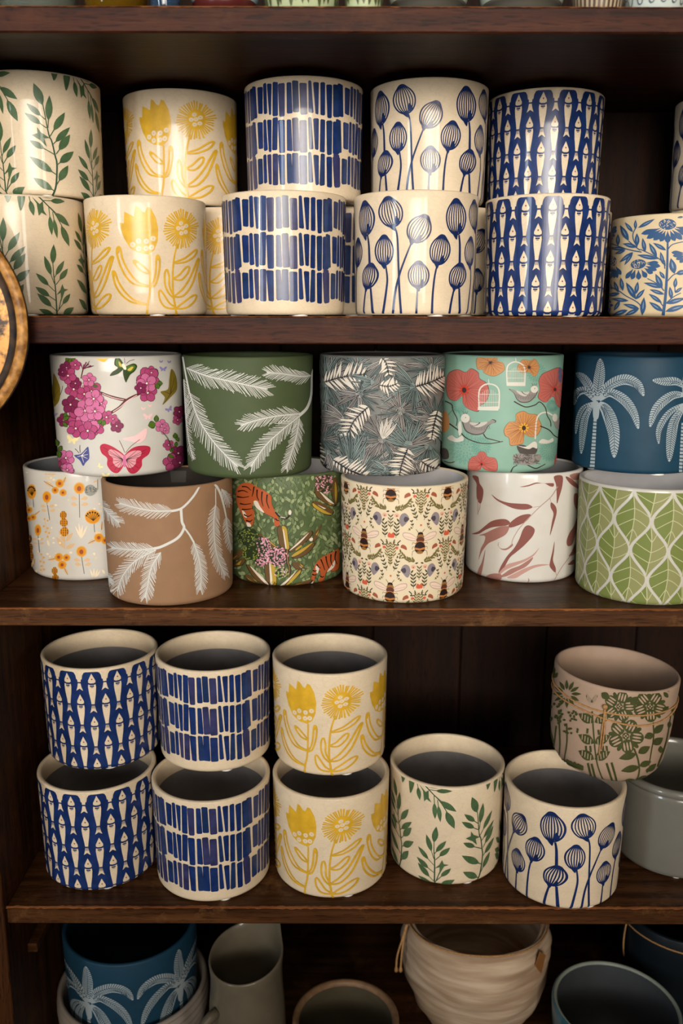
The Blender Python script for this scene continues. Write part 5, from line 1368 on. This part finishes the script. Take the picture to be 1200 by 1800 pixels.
# palm trees from the smaller pot, scaled to this one
k_ = .184/.1305*.82
h_shift = .184-.1305*k_-.004
def scaled(parts, rot):
    for i, pt in enumerate(parts):
        q = Part(pt.name); q.items = [(c, l, [(th*k_*.148/.175, h*k_+h_shift) for th, h in uv]) for c, l, uv in pt.items]
        me = part_mesh(q, pot, MPL, .0003+i*.000003)
        if me: mesh_obj(pt.name, me, t, rz=rot)
th1 = BPAL.uv(1045, 720)[0]*k_*.148/.175
scaled(ART_PALM.parts[:N_PALM1], pot.uv(152, 1760)[0]-th1)
for p_ in ART_PALM.parts[:N_PALM1]: p_.items = [(c, l, [(-th, h) for th, h in uv]) for c, l, uv in p_.items]
scaled(ART_PALM.parts[:N_PALM1], pot.uv(319, 1727)[0]+th1)
# stoneware jug with a pulled lip and a loop handle
M_JUG = ceramic('grey_green_stoneware', '#5d5546', .35, coat=.3, mott=.06)
t = empty('jug', (-.1185, .972, CZ+Z5), 'grey green stoneware jug with pulled lip and loop handle', 'jug')
SPO = math.radians(62)
def jj(a, r, z):
    d = math.atan2(math.sin(a-SPO), math.cos(a-SPO)); g = math.exp(-(d/.42)**2)
    f = max(0, (z-.150)/.05)
    return r+.016*g*f*f, z+.026*g*f*f+.010*math.cos(d)*f
prof = [(0, .0), (.038, 0), (.043, .003), (.0465, .015), (.0485, .05), (.049, .09), (.0475, .13), (.0455, .155), (.0450, .175), (.0462, .190), (.0468, .197), (.0458, .2005), (.0442, .199), (.043, .190), (.042, .175), (.0425, .15), (.045, .10), (.0445, .03), (.036, .008), (0, .006)]
mesh_obj('body', lathe('body', prof, M_JUG, 72, jj), t)
ah = math.radians(222); P = []
for k in range(15):
    u = k/14; b = math.pi*u; r = .046+.034*math.sin(b)**.8 if 0 < u < 1 else .046
    P.append(((r)*math.cos(ah), r*math.sin(ah), .140-.085*u+.012*math.sin(b)))
mesh_obj('handle', tube_mesh('handle', P, lambda u: .0068-.0015*math.sin(math.pi*u), M_JUG, 10), t)
# stoneware bowl, brown rim
M_ST = ceramic('brown_stoneware', '#7b5f45', .45, mott=.15, scale=120)
t = empty('stoneware_pot', (.0065, .972, CZ+Z5), 'round brown rimmed stoneware pot on the bottom shelf', 'pot')
mesh_obj('body', lathe('body', [(0, 0), (.045, 0), (.052, .004), (.066, .03), (.0715, .06), (.0705, .085), (.0668, .098)], M_ST, 96), t)
mesh_obj('rim', lathe('rim', [(.0668, .0975), (.0676, .101), (.0680, .104), (.0660, .1065), (.0625, .1065), (.0600, .104), (.0595, .100)], M_ST, 96), t)
mesh_obj('inner_wall', lathe('inner_wall', [(.0596, .1005), (.060, .09), (.062, .06), (.055, .025), (.04, .010), (0, .008)], ceramic('olive_inside', '#4a4334', .5), 64), t)
# paper-wrapped looking pot with twine and a tag
M_WRAP = ceramic('rough_cream_pot', '#a88a6e', .78, mott=.12, bump=.4, scale=26, col2='#cbb499')
for n_ in [q for q in M_WRAP.node_tree.nodes if q.type == 'TEX_NOISE']:      # horizontal fibre streaks
    mp_ = M_WRAP.node_tree.nodes.new('ShaderNodeMapping'); mp_.inputs['Scale'].default_value = (.35, .35, 3.2)
    M_WRAP.node_tree.links.new([q for q in M_WRAP.node_tree.nodes if q.type == 'TEX_COORD'][0].outputs['Object'], mp_.inputs['Vector'])
    M_WRAP.node_tree.links.new(mp_.outputs[0], n_.inputs['Vector'])
t = empty('rough_pot', (.190, 1.100, CZ+Z5), 'rough cream pot with twine and brown tag round its mouth', 'pot')
def wj(a, r, z): return r+.0016*math.sin(a*3+z*60)+.0012*math.sin(a*7-z*110)+.0010*math.sin(z*420+a), z
prof = [(0, 0), (.062, 0), (.070, .004), (.082, .03), (.094, .06), (.102, .09), (.104, .115), (.101, .138), (.0965, .152), (.0935, .160), (.0915, .163), (.0895, .1625), (.0885, .158), (.090, .14), (.092, .11), (.082, .05), (.066, .014), (0, .010)]
prof2 = []
for a, b in zip(prof, prof[1:]):
    for k in range(3): prof2.append((a[0]+(b[0]-a[0])*k/3, a[1]+(b[1]-a[1])*k/3))
prof2.append(prof[-1])
mesh_obj('body', lathe('body', prof2, M_WRAP, 112, wj), t)
P = []
for k in range(60):
    a = 2*math.pi*k/60; P.append((.0985*math.cos(a), .0985*math.sin(a), .1605+.008*math.sin(a)*-1+.002*math.sin(3*a)))
mesh_obj('twine', tube_mesh('twine', P, .0014, M_TWINE, 7, True), t)
for dx in (0, .006):
    P = [(-.098-dx*.2, -.02, .158), (-.103-dx*.3, -.026, .140), (-.106-dx, -.030, .115), (-.107-dx, -.031, .092)]
    mesh_obj('twine_tail', tube_mesh('twine_tail', smooth_path(P, False, 5), lambda u: .0014+.0012*(u > .9), M_TWINE, 6), t)
kite = [(0, .002), (.0125, -.012), (.005, -.040), (-.0085, -.016)]
vs = [(x, -.0005, z) for x, z in kite]+[(x, .0005, z) for x, z in kite]
fs = [(0, 3, 2, 1), (4, 5, 6, 7)]+[(k, (k+1) % 4, (k+1) % 4+4, k+4) for k in range(4)]
o = mesh_obj('tag', make_mesh('tag', vs, fs, ink('#8a5a2e', .7), smooth=False), t, (.0735, -.0735, .156)); o.rotation_euler = (math.radians(4), math.radians(-6), math.radians(40))
# teal rimmed pot
M_TEAL = ceramic('teal_glaze', '#2f5a66', .3, coat=.5, mott=.25, scale=70)
t = empty('teal_pot', (.3535, .989, CZ+Z5), 'teal glazed pot with dark inside on the bottom shelf', 'pot', rot=(0, math.radians(2), 0))
mesh_obj('body', lathe('body', [(0, 0), (.055, 0), (.064, .005), (.074, .04), (.080, .080), (.0822, .103), (.0816, .108), (.0795, .1098)], M_TEAL, 96), t)
mesh_obj('rim', lathe('rim', [(.0797, .1095), (.0785, .1102), (.0765, .1092), (.0755, .1070)], ceramic('pale_rim', '#8c9488', .4), 96), t)
mesh_obj('inner_wall', lathe('inner_wall', [(.0757, .1075), (.0745, .09), (.070, .045), (.06, .012), (0, .008)], ceramic('slate_inside', '#3a3d40', .55), 64), t)
# near-black pot in the corner
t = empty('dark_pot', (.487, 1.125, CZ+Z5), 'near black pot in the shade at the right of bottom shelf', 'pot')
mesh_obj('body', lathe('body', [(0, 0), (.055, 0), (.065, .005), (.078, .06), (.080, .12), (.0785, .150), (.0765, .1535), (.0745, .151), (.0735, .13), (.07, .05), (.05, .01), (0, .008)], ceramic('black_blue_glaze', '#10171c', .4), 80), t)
P = []
for k in range(50):
    a = 2*math.pi*k/50; P.append((.0805*math.cos(a), .0805*math.sin(a), .136+.003*math.sin(2*a)))
mesh_obj('twine', tube_mesh('twine', P, .0011, M_TWINE, 6, True), t)
mesh_obj('twine_tail', tube_mesh('twine_tail', smooth_path([(-.0805, -.012, .136), (-.083, -.014, .12), (-.0835, -.015, .10), (-.082, -.016, .085)], False, 5), .0011, M_TWINE, 6), t)

# ------------------------------------------------------------------ vessels on the top shelf, only their feet in view
TZ = CZ+.2758
def vessel(name, px, wd, prof, mat, label, cat, y=.945, extra=None):
    x = (px-600)*(.976*y-.216*.285)/1568
    t = empty(name, (x, y+wd/2-.03, TZ), label, cat)
    mesh_obj('body', lathe('body', [(r*wd/2, z) for r, z in prof], mat, 80), t)
    return t
def glass(name, col, rough=.03):
    m, N, L, b = base_mat(name); b.inputs['Base Color'].default_value = hexc(col); b.inputs['Roughness'].default_value = rough
    b.inputs['Transmission Weight'].default_value = .85; b.inputs['IOR'].default_value = 1.48; return m
CUP = [(0, 0), (.72, 0), (.80, .002), (.9, .008), (.97, .02), (1, .05), (1, .085), (.97, .088), (.94, .085), (.94, .03), (.8, .01), (0, .008)]
FOOT = [(0, .003), (.60, .003), (.62, 0), (.70, 0), (.73, .004), (.74, .012), (.90, .020), (1, .035), (1, .085), (.97, .088), (.94, .085), (.94, .04), (.7, .024), (0, .022)]
vessel('glass_vase', 62, .076, CUP, glass('clear_grey_glass', '#b9c2b4'), 'clear greenish glass vase at the left end of the top shelf', 'vase')
vessel('glass_jar', 202, .062, CUP, glass('amber_glass', '#b38a1c'), 'amber glass jar on the top shelf', 'jar')
vessel('glass_jar', 294, .030, CUP, glass('blue_glass', '#5f83a6'), 'narrow blue glass jar on the top shelf', 'jar')
t = vessel('footed_bowl', 392, .072, FOOT, ceramic('pale_blue_glaze', '#8fa3ac', .25, coat=.5), 'pale blue bowl with dark red foot on the top shelf', 'bowl')
mesh_obj('foot_ring', lathe('foot_ring', [(.0262, .004), (.0275, .004), (.0285, .012), (.0310, .0165), (.0300, .0172), (.027, .013)], ink('#4a1c1a', .3), 64), t)
def leafy(px, wd, col, lab):
    t = vessel('printed_jar', px, wd, CUP, ceramic('pale_green_jar', '#a9b48f', .3, mott=.05), lab, 'jar')
    pp = Pot(0, 1, 0, wd, .088); pp.prof = lambda h: wd/2*(.80+.2*min(1, h/.03)**.5)
    A = Art(lambda x, y: (x/(wd*500), max(y, .5)/1000)); rs = random.Random(px)
    for k in range(16):
        a = (-1.5+3*k/15+rs.uniform(-.08, .08))*wd*500; A.part('leaf_mark'); A.leaf('k', a, 6+rs.uniform(0, 6), a+rs.uniform(-4, 4), 24+rs.uniform(0, 10), 4)
    put_art(A, pp, t, {'k': ink('#4b5232', .4)}, lift=.001)
leafy(528, .074, 0, 'pale green jar with dark leaf marks left of its twin on the top shelf'); leafy(637, .037, 0, 'small pale green jar with dark leaf marks beside the white bowl')
def ringed(px, wd, col, lab, nm):
    t = vessel('footed_bowl', px, wd, FOOT, ceramic(nm, col, .25, coat=.5), lab, 'bowl')
    mesh_obj('foot_ring', lathe('foot_ring', [(wd*.365, .0042), (wd*.374, .0042), (wd*.376, .0118), (wd*.42, .0155), (wd*.44, .0180), (wd*.43, .0186), (wd*.37, .013)], ink('#4a4740', .4), 64), t)
ringed(752, .083, '#b9bdb2', 'white footed bowl with grey foot line on the top shelf', 'white_grey_glaze'); ringed(918, .088, '#a9b2a4', 'grey green footed bowl with dark foot line on the top shelf', 'grey_green_glaze')
def striped(px, wd, ground, mark, n, lab, nm, shape):
    t = vessel('printed_jar', px, wd, CUP, ceramic(nm, ground, .35), lab, 'jar')
    pp = Pot(0, 1, 0, wd, .088); pp.prof = lambda h: wd/2*(.80+.2*min(1, h/.03)**.5)
    A = Art(lambda x, y: (x/(wd*500), max(y, .5)/1000))
    for k in range(n):
        a = (-1.5+3*k/(n-1))*wd*500; g = wd*500*1.5/(n-1)
        A.part(shape)
        if shape == 'stripe': A.line('k', [(a, 5), (a+.5, 45)], 2.2, 1.6)
        else: A.line('k', [(a-g, 16+6*(k % 2)), (a-g*.6, 11+6*(k % 2)), (a+g*.6, 11+6*(k % 2)), (a+g, 16+6*(k % 2))], .9)
    put_art(A, pp, t, {'k': ink(mark, .4)}, lift=.001)
striped(1045, .050, '#a89a82', '#4a382c', 17, 'tan jar with dark brown stripes on the top shelf', 'tan_jar', 'stripe'); striped(1146, .060, '#b3bdb8', '#4a5560', 17, 'white jar with blue grey scales at the right end of the top shelf', 'scale_jar', 'scale')

# ------------------------------------------------------------------ bronze disc hung on the front of the case
m, N, L, b = base_mat('aged_bronze')
tc = N.new('ShaderNodeTexCoord'); n = N.new('ShaderNodeTexNoise'); n.inputs['Scale'].default_value = 28; n.inputs['Detail'].default_value = 9; n.inputs['Roughness'].default_value = .75
r = N.new('ShaderNodeValToRGB'); r.color_ramp.elements[0].position = .44; r.color_ramp.elements[1].position = .54
r.color_ramp.elements[0].color = hexc('#2c2118'); r.color_ramp.elements[1].color = hexc('#b98442')
L.new(tc.outputs['Object'], n.inputs['Vector']); L.new(n.outputs['Fac'], r.inputs[0]); L.new(r.outputs[0], b.inputs['Base Color'])
b.inputs['Metallic'].default_value = .35; b.inputs['Roughness'].default_value = .45
M_BR = m
M_BRIM = ceramic('bronze_rim', '#8a5a28', .42, mott=.3, scale=110, col2='#c08c4a'); M_BDK = ceramic('dark_patina', '#15100c', .6, mott=.3, scale=90, col2='#3a2716')
t = empty('bronze_disc', (-.4195, FRONT-.0185, CZ-.009), 'round bronze disc with dark ring hanging at the left edge of the case', 'wall disc', rot=(math.radians(90), 0, 0))
R_ = .1176
mesh_obj('back_plate', lathe('back_plate', [(0, -.0115), (R_-.012, -.0115), (R_-.003, -.006), (R_, .000), (R_-.0006, .003)], M_BDK, 128), t)
mesh_obj('rim', lathe('rim', [(R_-.0006, .0028), (R_-.003, .0058), (R_-.0060, .0066), (R_-.0095, .0052), (R_-.0112, .003)], M_BRIM, 128), t)
mesh_obj('dark_ring', lathe('dark_ring', [(R_-.0111, .0032), (R_-.0135, .0008), (R_-.0175, .0002), (R_-.0190, .0008)], M_BDK, 128), t)
mesh_obj('dish', lathe('dish', [(R_-.0189, .0007), (R_-.026, .002), (R_-.05, .0005), (R_-.08, -.002), (0, -.004)], M_BR, 128), t)
